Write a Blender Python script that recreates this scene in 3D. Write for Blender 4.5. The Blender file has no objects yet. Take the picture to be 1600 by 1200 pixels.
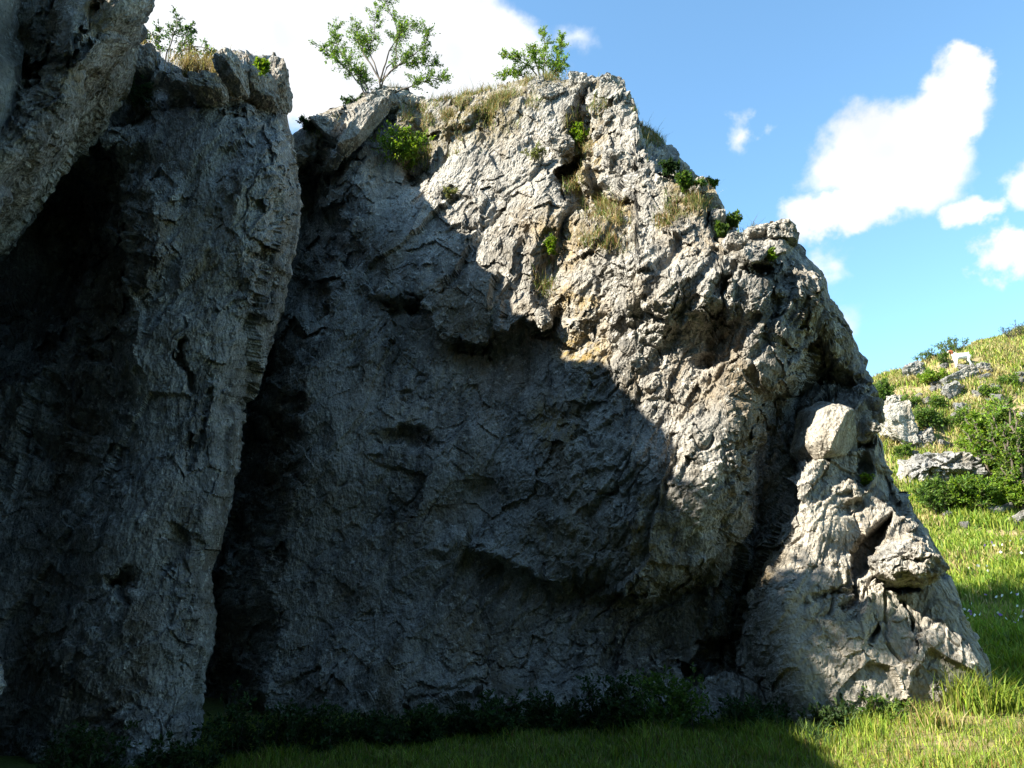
import bpy, bmesh, math, random
import numpy as np
from mathutils import Vector, Matrix

# ------------------------------------------------------------------ camera, sky, sun, exposure
scene = bpy.context.scene
COL = scene.collection
PITCH = math.radians(16.4)
EYE = np.array([0.0, 0.0, 1.6])
FPX = 1240.0                       # focal length in pixels of a 1600 px wide frame
cam_data = bpy.data.cameras.new('camera')
cam_data.sensor_width = 36.0
cam_data.lens = 36.0 * FPX / 1600.0
cam_data.clip_start = 0.05
cam_data.clip_end = 3000.0
cam = bpy.data.objects.new('camera', cam_data)
cam.location = EYE
cam.rotation_euler = (math.radians(90) + PITCH, 0, 0)
COL.objects.link(cam)
scene.camera = cam

SUN = np.array([-0.74, -0.24, 0.62]); SUN /= np.linalg.norm(SUN)
SUN_EL = math.asin(SUN[2])
SUN_AZ = math.atan2(SUN[0], SUN[1])          # clockwise from +Y
sun_data = bpy.data.lights.new('sun', 'SUN')
sun_data.energy = 5.0
sun_data.angle = math.radians(0.53)
sun_data.color = (1.0, 0.93, 0.80)
sun = bpy.data.objects.new('sun', sun_data)
sun.rotation_euler = Vector(-SUN).to_track_quat('-Z', 'Y').to_euler()
COL.objects.link(sun)

vs = scene.view_settings
vs.view_transform = 'Standard'
vs.look = 'None'
vs.exposure = 1.85
vs.gamma = 1.0
vs.use_curve_mapping = False
try:
    scene.cycles.max_bounces = 4
    scene.cycles.diffuse_bounces = 2
    scene.cycles.transmission_bounces = 2
    scene.cycles.transparent_max_bounces = 2
    scene.cycles.caustics_reflective = False
    scene.cycles.caustics_refractive = False
except Exception:
    pass

def pix_dir(u, v):
    """world direction through a pixel of the 1600x1200 frame, scaled to unit Y"""
    xc = (np.asarray(u, float) - 800.0) / FPX
    yc = (600.0 - np.asarray(v, float)) / FPX
    dy = math.cos(PITCH) - yc * math.sin(PITCH)
    dz = math.sin(PITCH) + yc * math.cos(PITCH)
    return np.stack([xc / dy, np.ones_like(xc / dy), dz / dy], -1)

def at(u, v, Y):
    """point on the ray of pixel (u, v) at world distance Y"""
    return EYE + pix_dir(u, v) * np.asarray(Y, float)[..., None]

# ------------------------------------------------------------------ world: Nishita sky and clouds
world = bpy.data.worlds.new('World')
scene.world = world
world.cycles.sampling_method = 'NONE'
world.use_nodes = True
SKY_STRENGTH = 0.098
CLOUD_LEVEL = 3.15

def build_world():
    nt = world.node_tree
    nt.nodes.clear()
    N = lambda t: nt.nodes.new(t)
    L = nt.links.new
    out = N('ShaderNodeOutputWorld')
    bg = N('ShaderNodeBackground')
    bg.inputs['Strength'].default_value = SKY_STRENGTH
    sky = N('ShaderNodeTexSky')
    sky.sky_type = 'NISHITA'
    sky.sun_disc = False
    sky.sun_elevation = SUN_EL
    sky.sun_rotation = SUN_AZ
    sky.altitude = 300
    sky.air_density = 1.0
    sky.dust_density = 0.2
    sky.ozone_density = 1.6
    tc = N('ShaderNodeTexCoord')
    D = tc.outputs['Generated']

    def vec(op, a, b=None):
        n = N('ShaderNodeVectorMath'); n.operation = op
        for i, x in enumerate((a, b)):
            if x is None: continue
            if hasattr(x, 'type'): L(x, n.inputs[i])
            else: n.inputs[i].default_value = x
        return n.outputs['Value'] if op in ('DOT_PRODUCT', 'LENGTH') else n.outputs['Vector']

    def mth(op, a, b=None, c=None, clamp=False):
        n = N('ShaderNodeMath'); n.operation = op; n.use_clamp = clamp
        for i, x in enumerate((a, b, c)):
            if x is None: continue
            if hasattr(x, 'type'): L(x, n.inputs[i])
            else: n.inputs[i].default_value = x
        return n.outputs[0]

    def noise(scale, detail, rough, v=D):
        n = N('ShaderNodeTexNoise'); n.noise_dimensions = '3D'
        n.inputs['Scale'].default_value = scale
        n.inputs['Detail'].default_value = detail
        n.inputs['Roughness'].default_value = rough
        L(v, n.inputs['Vector'])
        return n

    # puffs: the ray direction is pushed about by noise at two sizes
    n1 = noise(9.0, 3, 0.6)
    w1 = vec('SUBTRACT', n1.outputs['Color'], (0.5, 0.5, 0.5))
    s1 = N('ShaderNodeVectorMath'); s1.operation = 'SCALE'; L(w1, s1.inputs[0]); s1.inputs['Scale'].default_value = 0.085
    n2 = noise(30.0, 4, 0.62)
    w2 = vec('SUBTRACT', n2.outputs['Color'], (0.5, 0.5, 0.5))
    s2 = N('ShaderNodeVectorMath'); s2.operation = 'SCALE'; L(w2, s2.inputs[0]); s2.inputs['Scale'].default_value = 0.042
    Dw = vec('ADD', vec('ADD', D, s1.outputs[0]), s2.outputs[0])

    # (pixel u, v of the cloud's middle, half width, half height, weight)
    puffs = [(300, 60, 330, 150, 1.5), (560, 70, 260, 130, 1.5), (720, 95, 150, 95, 1.25), (120, -150, 420, 200, 1.5),
             (500, -150, 300, 130, 1.3), (640, 150, 200, 70, 1.1),
             (1400, 250, 128, 92, 1.15), (1480, 165, 62, 70, 1.05), (1335, 335, 80, 46, 1.0), (1510, 115, 34, 42, 0.95),
             (1530, 330, 70, 35, 0.85), (1268, 335, 44, 46, 0.7), (1300, 415, 40, 40, 0.46), (1325, 495, 36, 45, 0.40),
             (1160, 198, 30, 42, 0.55), (1190, 210, 36, 15, 0.36), (1572, 402, 62, 38, 0.95), (1625, 300, 55, 60, 0.9),
             (905, 62, 46, 34, 0.34)]
    total = None
    for (u, v, rx, ry, wgt) in puffs:
        c = pix_dir(u, v); c = c / np.linalg.norm(c)
        k = 1.0 / np.linalg.norm(np.array([(u - 800) / FPX, (600 - v) / FPX, 1.0]))
        S = np.array([FPX / (rx * k), FPX / (ry * k), FPX / (ry * k)])
        n = N('ShaderNodeVectorMath'); n.operation = 'MULTIPLY_ADD'
        L(Dw, n.inputs[0]); n.inputs[1].default_value = tuple(S); n.inputs[2].default_value = tuple(-c * S)
        f = mth('MULTIPLY_ADD', vec('LENGTH', n.outputs[0]), -wgt, 1.25 * wgt)
        total = f if total is None else mth('MAXIMUM', total, f)
    # the same broken cloud goes on over the rest of the sky
    fw = np.array([0.0, math.cos(PITCH), math.sin(PITCH)])
    away = mth('MULTIPLY_ADD', vec('DOT_PRODUCT', D, tuple(fw)), -6.0, 4.3, clamp=True)
    n3 = noise(2.3, 4, 0.58)
    rest = mth('MULTIPLY', mth('MULTIPLY_ADD', n3.outputs['Fac'], 6.0, -3.6, clamp=True), away)
    total = mth('MAXIMUM', total, rest)
    ramp = N('ShaderNodeMapRange'); ramp.interpolation_type = 'SMOOTHSTEP'
    ramp.inputs['From Min'].default_value = 0.12
    ramp.inputs['From Max'].default_value = 0.56
    L(total, ramp.inputs['Value'])
    # clouds: white, a little grey-blue inside where they are thick and dense
    n4 = noise(14.0, 2, 0.6)
    cl = N('ShaderNodeMapRange')
    cl.inputs['From Min'].default_value = 0.3; cl.inputs['From Max'].default_value = 0.65
    cl.inputs['To Min'].default_value = 0.90; cl.inputs['To Max'].default_value = 1.10
    L(n4.outputs['Fac'], cl.inputs['Value'])
    cc = N('ShaderNodeVectorMath'); cc.operation = 'SCALE'
    cc.inputs[0].default_value = (CLOUD_LEVEL * 0.97, CLOUD_LEVEL * 1.0, CLOUD_LEVEL * 1.04)
    L(cl.outputs[0], cc.inputs['Scale'])
    mix = N('ShaderNodeMix'); mix.data_type = 'RGBA'
    L(ramp.outputs[0], mix.inputs['Factor'])
    wb = N('ShaderNodeVectorMath'); wb.operation = 'MULTIPLY'; wb.inputs[1].default_value = (0.84, 1.07, 1.06)
    L(sky.outputs['Color'], wb.inputs[0])
    L(wb.outputs[0], mix.inputs['A'])
    L(cc.outputs[0], mix.inputs['B'])
    L(mix.outputs['Result'], bg.inputs['Color'])
    L(bg.outputs[0], out.inputs['Surface'])
build_world()

# ------------------------------------------------------------------ numpy noise
_rng = np.random.default_rng(11)
_p = _rng.permutation(256)
PERM = np.concatenate([_p, _p, _p]).astype(np.int32)
_g = _rng.normal(size=(256, 3))
GRAD = (_g / np.linalg.norm(_g, axis=1)[:, None]).astype(np.float32)
RND = _rng.random((256, 3)).astype(np.float32)

def perlin(P, seed=0):
    P = np.asarray(P, np.float32)
    i0 = np.floor(P).astype(np.int32)
    f = P - i0.astype(np.float32)
    w = f * f * f * (f * (f * 6 - 15) + 10)
    i0 = (i0 + seed * 37) & 255
    out = np.zeros(P.shape[:-1], np.float32)
    for dx in (0, 1):
        hx = PERM[(i0[..., 0] + dx) & 255]
        wx = w[..., 0] if dx else 1 - w[..., 0]
        for dy in (0, 1):
            hy = PERM[hx + ((i0[..., 1] + dy) & 255)]
            wy = w[..., 1] if dy else 1 - w[..., 1]
            for dz in (0, 1):
                h = PERM[hy + ((i0[..., 2] + dz) & 255)]
                g = GRAD[h]
                d = g[..., 0] * (f[..., 0] - dx) + g[..., 1] * (f[..., 1] - dy) + g[..., 2] * (f[..., 2] - dz)
                out += d * wx * wy * (w[..., 2] if dz else 1 - w[..., 2])
    return out * 1.5

def fbm(P, octv=4, seed=0, gain=0.5, lac=2.07):
    a, s, out = 1.0, 1.0, 0.0
    for o in range(octv):
        out = out + a * perlin(P * s, seed + o * 3)
        a *= gain; s *= lac
    return out

def ridged(P, octv=3, seed=0):
    a, s, out = 1.0, 1.0, 0.0
    for o in range(octv):
        out = out + a * (1 - 2.2 * np.abs(perlin(P * s, seed + o * 5)))
        a *= 0.5; s *= 2.1
    return out

def cells(P, seed=0):
    """Worley cells: nearest distance, gap to the second nearest, cell hash, offset from the cell's own point"""
    P = np.asarray(P, np.float32)
    i0 = np.floor(P).astype(np.int32)
    f1 = np.full(P.shape[:-1], 9.0, np.float32); f2 = f1.copy()
    hid = np.zeros(P.shape[:-1], np.int32)
    off = np.zeros(P.shape, np.float32)
    for dx in (-1, 0, 1):
        for dy in (-1, 0, 1):
            for dz in (-1, 0, 1):
                c = i0 + np.array([dx, dy, dz], np.int32)
                k = (c + seed * 53) & 255
                h = PERM[PERM[PERM[k[..., 0]] + k[..., 1]] + k[..., 2]]
                d = P - (c.astype(np.float32) + RND[h])
                q = np.sqrt(d[..., 0] ** 2 + d[..., 1] ** 2 + d[..., 2] ** 2)
                m = q < f1
                f2 = np.where(m, f1, np.minimum(f2, q))
                f1 = np.where(m, q, f1)
                hid = np.where(m, h, hid)
                off = np.where(m[..., None], d, off)
    return f1, f2 - f1, hid, off

def facets(P, seed=0, tilt=0.8, step=0.7):
    """broken rock: every cell a tilted plane with its own step, in units of the cell size"""
    f1, gap, hid, off = cells(P, seed)
    g = GRAD[(hid * 7 + 13) & 255]
    return tilt * (off * g).sum(-1) + step * (RND[(hid * 5 + 3) & 255, 0] - 0.5), gap

def ss(a, b, x):
    t = np.clip((np.asarray(x, float) - a) / (b - a), 0, 1)
    return t * t * (3 - 2 * t)

def bump(u, v, cu, cv, ru, rv, rot=0.0):
    """smooth hump of height 1 with a flat-ish middle"""
    c, s = math.cos(math.radians(rot)), math.sin(math.radians(rot))
    du, dv = u - cu, v - cv
    x = (du * c + dv * s) / ru; y = (-du * s + dv * c) / rv
    return 1 - ss(0.25, 1.0, np.sqrt(x * x + y * y))

def line_dist(u, v, pts):
    best = np.full(np.shape(u), 1e9)
    for (x0, y0), (x1, y1) in zip(pts[:-1], pts[1:]):
        dx, dy = x1 - x0, y1 - y0
        t = np.clip(((u - x0) * dx + (v - y0) * dy) / (dx * dx + dy * dy + 1e-9), 0, 1)
        best = np.minimum(best, np.hypot(u - x0 - t * dx, v - y0 - t * dy))
    return best

def poly_sd(u, v, pts):
    """signed distance, positive inside the outline"""
    d = line_dist(u, v, pts + [pts[0]])
    ins = np.zeros(np.shape(u), bool)
    for (x0, y0), (x1, y1) in zip(pts, pts[1:] + [pts[0]]):
        cond = (y0 > v) != (y1 > v)
        xx = (x1 - x0) * (v - y0) / (y1 - y0 + 1e-12) + x0
        ins ^= cond & (u < xx)
    return np.where(ins, d, -d)

def groove(u, v, pts, w, depth):
    return depth * (1 - ss(0.15 * w, w, line_dist(u, v, pts)))

# ------------------------------------------------------------------ mesh and object helpers
def mesh_from(name, verts, faces, smooth=True):
    me = bpy.data.meshes.new(name)
    verts = np.ascontiguousarray(verts, np.float32).reshape(-1, 3)
    faces = np.asarray(faces, np.int32)
    k = faces.shape[1]
    me.vertices.add(len(verts)); me.vertices.foreach_set('co', verts.ravel())
    me.loops.add(faces.size); me.loops.foreach_set('vertex_index', faces.ravel())
    me.polygons.add(len(faces))
    me.polygons.foreach_set('loop_start', np.arange(0, faces.size, k, dtype=np.int32))
    me.polygons.foreach_set('loop_total', np.full(len(faces), k, np.int32))
    me.polygons.foreach_set('use_smooth', np.full(len(faces), smooth, bool))
    me.update(calc_edges=True)
    return me

def grid_faces(nr, nc, closed=False, flip=False):
    r = np.arange(nr - 1)[:, None]; c = np.arange(nc if closed else nc - 1)[None, :]
    a = r * nc + c; b = r * nc + (c + 1) % nc
    f = np.stack([a, b, b + nc, a + nc], -1).reshape(-1, 4)
    return f[:, ::-1] if flip else f

def obj(name, me, mat=None, parent=None):
    o = bpy.data.objects.new(name, me)
    COL.objects.link(o)
    if mat is not None and me is not None:
        me.materials.append(mat)
    if parent is not None:
        o.parent = parent
    return o

def tag(o, label=None, cat=None, group=None, kind=None):
    if label: o['label'] = label
    if cat: o['category'] = cat
    if group: o['group'] = group
    if kind: o['kind'] = kind
    return o

def empty(name, loc):
    o = bpy.data.objects.new(name, None)
    o.empty_display_size = 0.2
    o.location = loc
    COL.objects.link(o)
    return o

def add_attr(me, name, arr):
    a = me.attributes.new(name, 'FLOAT', 'POINT')
    a.data.foreach_set('value', np.ascontiguousarray(arr, np.float32).ravel())

def add_color(me, arr):
    a = me.attributes.new('tint', 'FLOAT_COLOR', 'POINT')
    c = np.ones((len(arr), 4), np.float32); c[:, :3] = arr
    a.data.foreach_set('color', c.ravel())

# ------------------------------------------------------------------ materials
def node_mat(name):
    m = bpy.data.materials.new(name); m.use_nodes = True
    nt = m.node_tree
    return m, nt, nt.nodes['Principled BSDF'], nt.nodes['Material Output']

def tex_noise(nt, vec, scale, detail=5, rough=0.6, dist=0.0):
    n = nt.nodes.new('ShaderNodeTexNoise')
    n.inputs['Scale'].default_value = scale; n.inputs['Detail'].default_value = detail
    n.inputs['Roughness'].default_value = rough; n.inputs['Distortion'].default_value = dist
    if vec is not None: nt.links.new(vec, n.inputs['Vector'])
    return n.outputs['Fac']

def ramp(nt, fac, stops):
    n = nt.nodes.new('ShaderNodeValToRGB')
    el = n.color_ramp.elements
    while len(el) < len(stops): el.new(0.5)
    for e, (p, c) in zip(el, stops):
        e.position = p
        e.color = (c[0], c[1], c[2], 1) if not np.isscalar(c) else (c, c, c, 1)
    nt.links.new(fac, n.inputs['Fac'])
    return n.outputs['Color']

def mixc(nt, fac, a, b, blend='MIX'):
    n = nt.nodes.new('ShaderNodeMix'); n.data_type = 'RGBA'; n.blend_type = blend
    for key, x in (('Factor', fac), ('A', a), ('B', b)):
        if hasattr(x, 'type'): nt.links.new(x, n.inputs[key])
        elif key == 'Factor': n.inputs[key].default_value = x
        else: n.inputs[key].default_value = (x[0], x[1], x[2], 1)
    return n.outputs['Result']

def mapping(nt, vec, scale, rot=(0, 0, 0)):
    n = nt.nodes.new('ShaderNodeMapping')
    n.inputs['Scale'].default_value = scale
    n.inputs['Rotation'].default_value = rot
    nt.links.new(vec, n.inputs['Vector'])
    return n.outputs['Vector']

def rock_material(name, dark, light, brown, warm=0.5, attr=True, tone=1.0):
    m, nt, bs, out = node_mat(name)
    tc = nt.nodes.new('ShaderNodeTexCoord').outputs['Object']
    dark, light, brown = [tuple(c * tone for c in x) for x in (dark, light, brown)]
    big = tex_noise(nt, tc, 0.55, 5, 0.64)
    col = ramp(nt, big, [(0.30, dark), (0.50, tuple((a + b) / 2 for a, b in zip(dark, light))), (0.68, light)])
    # weathering streaks running down the face
    st = tex_noise(nt, mapping(nt, tc, (2.6, 2.6, 0.35)), 1.0, 4, 0.65)
    col = mixc(nt, ramp(nt, st, [(0.47, 0.0), (0.64, 0.85)]), col, tuple(c * 0.42 for c in dark))
    ps = tex_noise(nt, mapping(nt, tc, (1.1, 1.1, 0.6), (0, math.radians(30), 0)), 1.3, 4, 0.6)
    col = mixc(nt, ramp(nt, ps, [(0.56, 0.0), (0.64, 0.6)]), col, tuple(min(0.55, c * 1.25) for c in light))
    # brown earth and iron stain
    br = tex_noise(nt, mapping(nt, tc, (0.8, 0.8, 0.5)), 1.0, 5, 0.68)
    col = mixc(nt, ramp(nt, br, [(0.50, 0.0), (0.66, warm)]), col, brown)
    # pale calcite and lichen freckles
    fr = tex_noise(nt, tc, 7.0, 4, 0.7)
    col = mixc(nt, ramp(nt, fr, [(0.56, 0.0), (0.66, 0.65)]), col, tuple(min(0.62, c * 1.5) for c in light))
    sp = tex_noise(nt, tc, 30.0, 2, 0.7)
    col = mixc(nt, ramp(nt, sp, [(0.30, 0.75), (0.48, 0.0)]), col, tuple(c * 0.5 for c in dark))
    if attr:
        an = nt.nodes.new('ShaderNodeAttribute'); an.attribute_name = 'ochre'
        k = tex_noise(nt, tc, 5.0, 5, 0.7)
        mm = nt.nodes.new('ShaderNodeMath'); mm.operation = 'MULTIPLY'
        nt.links.new(an.outputs['Fac'], mm.inputs[0])
        nt.links.new(ramp(nt, k, [(0.42, 0.0), (0.60, 1.0)]), mm.inputs[1])
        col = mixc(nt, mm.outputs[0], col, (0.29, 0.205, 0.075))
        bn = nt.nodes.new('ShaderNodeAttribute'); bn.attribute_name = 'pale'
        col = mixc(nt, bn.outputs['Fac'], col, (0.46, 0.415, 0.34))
        cn = nt.nodes.new('ShaderNodeAttribute'); cn.attribute_name = 'moss'
        k2 = tex_noise(nt, tc, 9.0, 5, 0.7)
        m3 = nt.nodes.new('ShaderNodeMath'); m3.operation = 'MULTIPLY'
        nt.links.new(cn.outputs['Fac'], m3.inputs[0])
        nt.links.new(ramp(nt, k2, [(0.40, 0.0), (0.55, 1.0)]), m3.inputs[1])
        col = mixc(nt, m3.outputs[0], col, (0.14, 0.11, 0.045))
    nt.links.new(col, bs.inputs['Base Color'])
    bs.inputs['Roughness'].default_value = 0.93
    bs.inputs['Specular IOR Level'].default_value = 0.12
    b0 = nt.nodes.new('ShaderNodeBump'); b0.inputs['Strength'].default_value = 1.0; b0.inputs['Distance'].default_value = 0.035
    vo = nt.nodes.new('ShaderNodeTexVoronoi'); vo.inputs['Scale'].default_value = 13.0; vo.inputs['Detail'].default_value = 1.0; vo.inputs['Roughness'].default_value = 0.7
    nt.links.new(mapping(nt, tc, (1.0, 1.0, 0.6), (0, math.radians(34), 0)), vo.inputs['Vector'])
    nt.links.new(vo.outputs['Distance'], b0.inputs['Height'])
    b1 = nt.nodes.new('ShaderNodeBump'); b1.inputs['Strength'].default_value = 1.0; b1.inputs['Distance'].default_value = 0.028
    nt.links.new(b0.outputs[0], b1.inputs['Normal'])
    nt.links.new(tex_noise(nt, tc, 16.0, 6, 0.76), b1.inputs['Height'])
    nt.links.new(b1.outputs[0], bs.inputs['Normal'])
    return m

ROCK = rock_material('limestone', (0.225, 0.214, 0.192), (0.405, 0.385, 0.342), (0.22, 0.165, 0.095), 0.62)
ROCK_SHADE = rock_material('limestone_brown', (0.19, 0.184, 0.17), (0.42, 0.405, 0.37), (0.17, 0.13, 0.085), 0.7)  # limestone copy for the shaded cliffs; their shade is set partly in its colour
ROCK_BLOCK = rock_material('limestone_block', (0.24, 0.232, 0.214), (0.42, 0.402, 0.362), (0.26, 0.21, 0.14), 0.4, attr=False)
ROCK_PALE = rock_material('limestone_pale', (0.28, 0.262, 0.225), (0.44, 0.41, 0.355), (0.36, 0.29, 0.2), 0.35, attr=False)
ROCK_GREY = rock_material('limestone_grey', (0.17, 0.166, 0.158), (0.33, 0.322, 0.30), (0.2, 0.16, 0.1), 0.5, attr=False)

# ------------------------------------------------------------------ terrain
def ground_z(x, y):
    x = np.asarray(x, float); y = np.asarray(y, float)
    prof = np.interp(y, [-400, 0, 9, 12, 14, 16, 20, 26, 30, 37, 41, 48, 70, 400],
                        [-6, 0, 0.10, 0.30, 0.62, 1.05, 2.3, 4.9, 7.8, 12.8, 14.0, 14.5, 13.5, 8.0])
    # the slope belongs to the right-hand side of the gorge and falls off to the left
    side = ss(-14, 14, x)
    tilt = np.where(y > 14, (x - 20) * 0.30 * ss(14, 37, y), 0.0)
    z = prof * (0.25 + 0.75 * side) + np.clip(tilt, -5, 9) * side
    z = z + 0.045 * np.clip(x, -6, 12) * (1 - ss(12, 20, y)) * ss(-2, 6, y)
    Q = np.stack([x, y, np.zeros_like(x)], -1)
    z = z + 0.10 * fbm(Q * 0.25, 3, 4) + 0.55 * fbm(Q * 0.16, 3, 9) * ss(14, 26, y)
    return z

def grade(lo, a, b, hi, fine, coarse):
    mid = np.arange(a, b, fine)
    left = a - np.cumsum(np.geomspace(fine, coarse, 26)); left = left[left > lo][::-1]
    right = b + np.cumsum(np.geomspace(fine, coarse, 26)); right = right[right < hi]
    return np.concatenate([[lo], left, mid, right, [hi]])

def ground_material():
    m, nt, bs, out = node_mat('meadow_soil')
    tc = nt.nodes.new('ShaderNodeTexCoord').outputs['Object']
    a = tex_noise(nt, tc, 0.45, 7, 0.65, 0.3)
    col = ramp(nt, a, [(0.32, (0.075, 0.115, 0.020)), (0.50, (0.14, 0.18, 0.035)), (0.66, (0.25, 0.215, 0.085))])
    b = tex_noise(nt, tc, 6.0, 6, 0.7)
    col = mixc(nt, ramp(nt, b, [(0.42, 0.0), (0.66, 0.6)]), col, (0.13, 0.105, 0.06))
    c = tex_noise(nt, tc, 40.0, 3, 0.6)
    col = mixc(nt, ramp(nt, c, [(0.35, 0.6), (0.55, 0.0)]), col, (0.03, 0.045, 0.012))
    an = nt.nodes.new('ShaderNodeAttribute'); an.attribute_name = 'bare'
    mm = nt.nodes.new('ShaderNodeMath'); mm.operation = 'MULTIPLY'
    nt.links.new(an.outputs['Fac'], mm.inputs[0])
    nt.links.new(ramp(nt, tex_noise(nt, tc, 2.6, 6, 0.7), [(0.36, 0.0), (0.52, 1.0)]), mm.inputs[1])
    col = mixc(nt, mm.outputs[0], col, (0.30, 0.22, 0.125))
    nt.links.new(col, bs.inputs['Base Color'])
    bs.inputs['Roughness'].default_value = 0.95
    bs.inputs['Specular IOR Level'].default_value = 0.1
    bp = nt.nodes.new('ShaderNodeBump'); bp.inputs['Strength'].default_value = 0.7; bp.inputs['Distance'].default_value = 0.06
    nt.links.new(tex_noise(nt, tc, 9.0, 7, 0.7), bp.inputs['Height'])
    nt.links.new(bp.outputs[0], bs.inputs['Normal'])
    return m

def hill_bare(x, y):
    """where soil and stone show through the grass"""
    Q = np.stack([np.asarray(x, float), np.asarray(y, float), np.zeros(np.shape(x))], -1)
    up = ss(29, 32, Q[..., 1]) * (1 - ss(38, 42, Q[..., 1])) * 0.9
    path = (1 - ss(0.5, 1.5, np.abs(Q[..., 1] - 25.5 - 0.15 * (Q[..., 0] - 15)))) * ss(10, 14, Q[..., 0]) * 0.8
    foot = np.exp(-((Q[..., 0] - 5.6) / 1.3) ** 2 - ((Q[..., 1] - 10.6) / 1.0) ** 2) * 0.8
    foot2 = np.exp(-((Q[..., 0] - 4.3) / 0.9) ** 2 - ((Q[..., 1] - 9.0) / 0.8) ** 2) * 0.9
    return np.clip((up + path) * ss(-0.15, 0.35, fbm(Q * 0.45, 3, 21)) * 1.2 + foot + foot2, 0, 1)

def build_ground():
    gx = grade(-420, -12, 36, 420, 0.32, 60)
    gy = grade(-420, 3, 46, 420, 0.32, 60)
    X, Y = np.meshgrid(gx, gy)
    Z = ground_z(X, Y)
    me = mesh_from('ground', np.stack([X, Y, Z], -1), grid_faces(len(gy), len(gx)))
    add_attr(me, 'bare', hill_bare(X, Y))
    o = obj('ground', me, ground_material())
    tag(o, kind='structure')
    return o
build_ground()

# ------------------------------------------------------------------ rock bodies
def bedding(P, ang):
    a = math.radians(ang)
    al = np.array([math.cos(a), 0, math.sin(a)]); ac = np.array([-math.sin(a), 0, math.cos(a)])
    return np.stack([P @ ac, P[..., 1], P @ al], -1)

def rock_detail(P, seed=0, ang=55.0, k=1.0, along=0.42, rough=None):
    """relief of broken, bedded limestone, metres outward"""
    W = np.stack([perlin(P * 0.8 + 11, seed + 1), perlin(P * 0.8 + 37, seed + 2), perlin(P * 0.8 + 71, seed + 3)], -1)
    W2 = np.stack([perlin(P * 4.0 + 5, seed + 4), perlin(P * 4.0 + 15, seed + 5), perlin(P * 4.0 + 25, seed + 6)], -1)
    Q = bedding(P + 0.20 * W + 0.03 * W2, ang)
    S = Q * np.array([1, 1, along])
    if rough is None:
        rough = 0.75 + 0.6 * fbm(P * 0.5 + 3, 2, seed + 8)
    rough = np.clip(rough, 0.22, 1.5)
    d = 0.17 * fbm(P * 0.42, 3, seed)
    d += 0.02 * ridged(S * 0.85, 2, seed + 12) * rough
    fz, _ = facets(S / 1.7, seed + 7, 0.7, 0.35)
    d += 0.25 * fz
    fa, gap = facets(S / 0.72, seed + 1, 0.75, 0.5)
    d += 0.15 * fa * rough
    # overlapping plates of bedding with broken lower edges
    m2 = ss(-0.25, 0.35, perlin(P * 0.8 + 9, seed + 32))
    for (per, amp, sd, wob) in ((0.60, 0.075, 60, 0.9), (0.19, 0.030, 64, 0.9)):
        ph = Q[..., 0] / per + wob * fbm(S / per * 0.45, 3, seed + sd, 0.6)
        fr = ph - np.floor(ph)
        tooth = (1 - fr) * ss(0.0, 0.10, fr)
        d += amp * (tooth - 0.5) * rough * (0.25 + 0.75 * ss(-0.2, 0.3, perlin(S * 0.9 / per * 0.3 + 2, seed + sd + 1)))
    fb, gap2 = facets(S * np.array([1, 1, 1.2]) / 0.28, seed + 2, 0.9, 0.6)
    d += 0.060 * fb * rough * (0.3 + 0.7 * m2)
    fc, gap3 = facets(Q * np.array([1, 1, 0.5]) / 0.125, seed + 3, 1.0, 0.8)
    d += 0.034 * fc * rough
    fe, gap4 = facets(Q * np.array([1, 1, 0.6]) / 0.062, seed + 4, 1.0, 0.8)
    d += 0.015 * fe * np.clip(rough, 0.5, 1.2)
    # open joints along the bedding
    c1 = np.abs(perlin(S * np.array([1.5, 1.2, 0.8]) + 3.3, seed + 51) + 0.25 * perlin(P * 3, seed + 52))
    d -= 0.11 * (1 - ss(0.0, 0.05, c1)) * ss(0.1, 0.35, perlin(P * 0.7 + 4, seed + 53)) * rough
    # solution pits
    d -= 0.035 * ss(0.28, 0.55, perlin(Q * 3.6 * np.array([1, 1, 0.7]), seed + 41)) * rough
    return d * k

def grid_normals(P):
    dr = np.gradient(P, axis=0); dc = np.gradient(P, axis=1)
    n = np.cross(dc, dr)
    n /= np.linalg.norm(n, axis=-1)[..., None] + 1e-9
    return n

def blur(P, k):
    for ax in (0, 1):
        for _ in range(2):
            pad = [(0, 0)] * 3; pad[ax] = (k + 1, k)
            c = np.cumsum(np.pad(P, pad, mode='edge'), axis=ax)
            m = P.shape[ax]
            P = (np.take(c, np.arange(2 * k + 1, 2 * k + 1 + m), axis=ax) - np.take(c, np.arange(m), axis=ax)) / (2 * k + 1)
    return P

def rock_grid(name, P, face, mat, attrs=None, parent=None, fade=None, **kw):
    """displace a grid of points along its normals and make the mesh; face: boolean mask of the part that looks at the camera"""
    n = grid_normals(blur(P, 9))
    s = np.sign(((EYE - P) * n).sum(-1)[face].mean())
    n = n * s
    rows = np.array_split(np.arange(P.shape[0]), max(1, P.shape[0] // 80))
    d = np.concatenate([rock_detail(P[r], **{a: (b[r] if isinstance(b, np.ndarray) else b) for a, b in kw.items()}) for r in rows], 0)
    if fade is not None: d = d * fade
    V = P + n * d[..., None]
    me = mesh_from(name, V, grid_faces(P.shape[0], P.shape[1], flip=(s < 0)), smooth=False)
    for a, arr in (attrs or {}).items(): add_attr(me, a, arr)
    return obj(name, me, mat, parent), V

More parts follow.
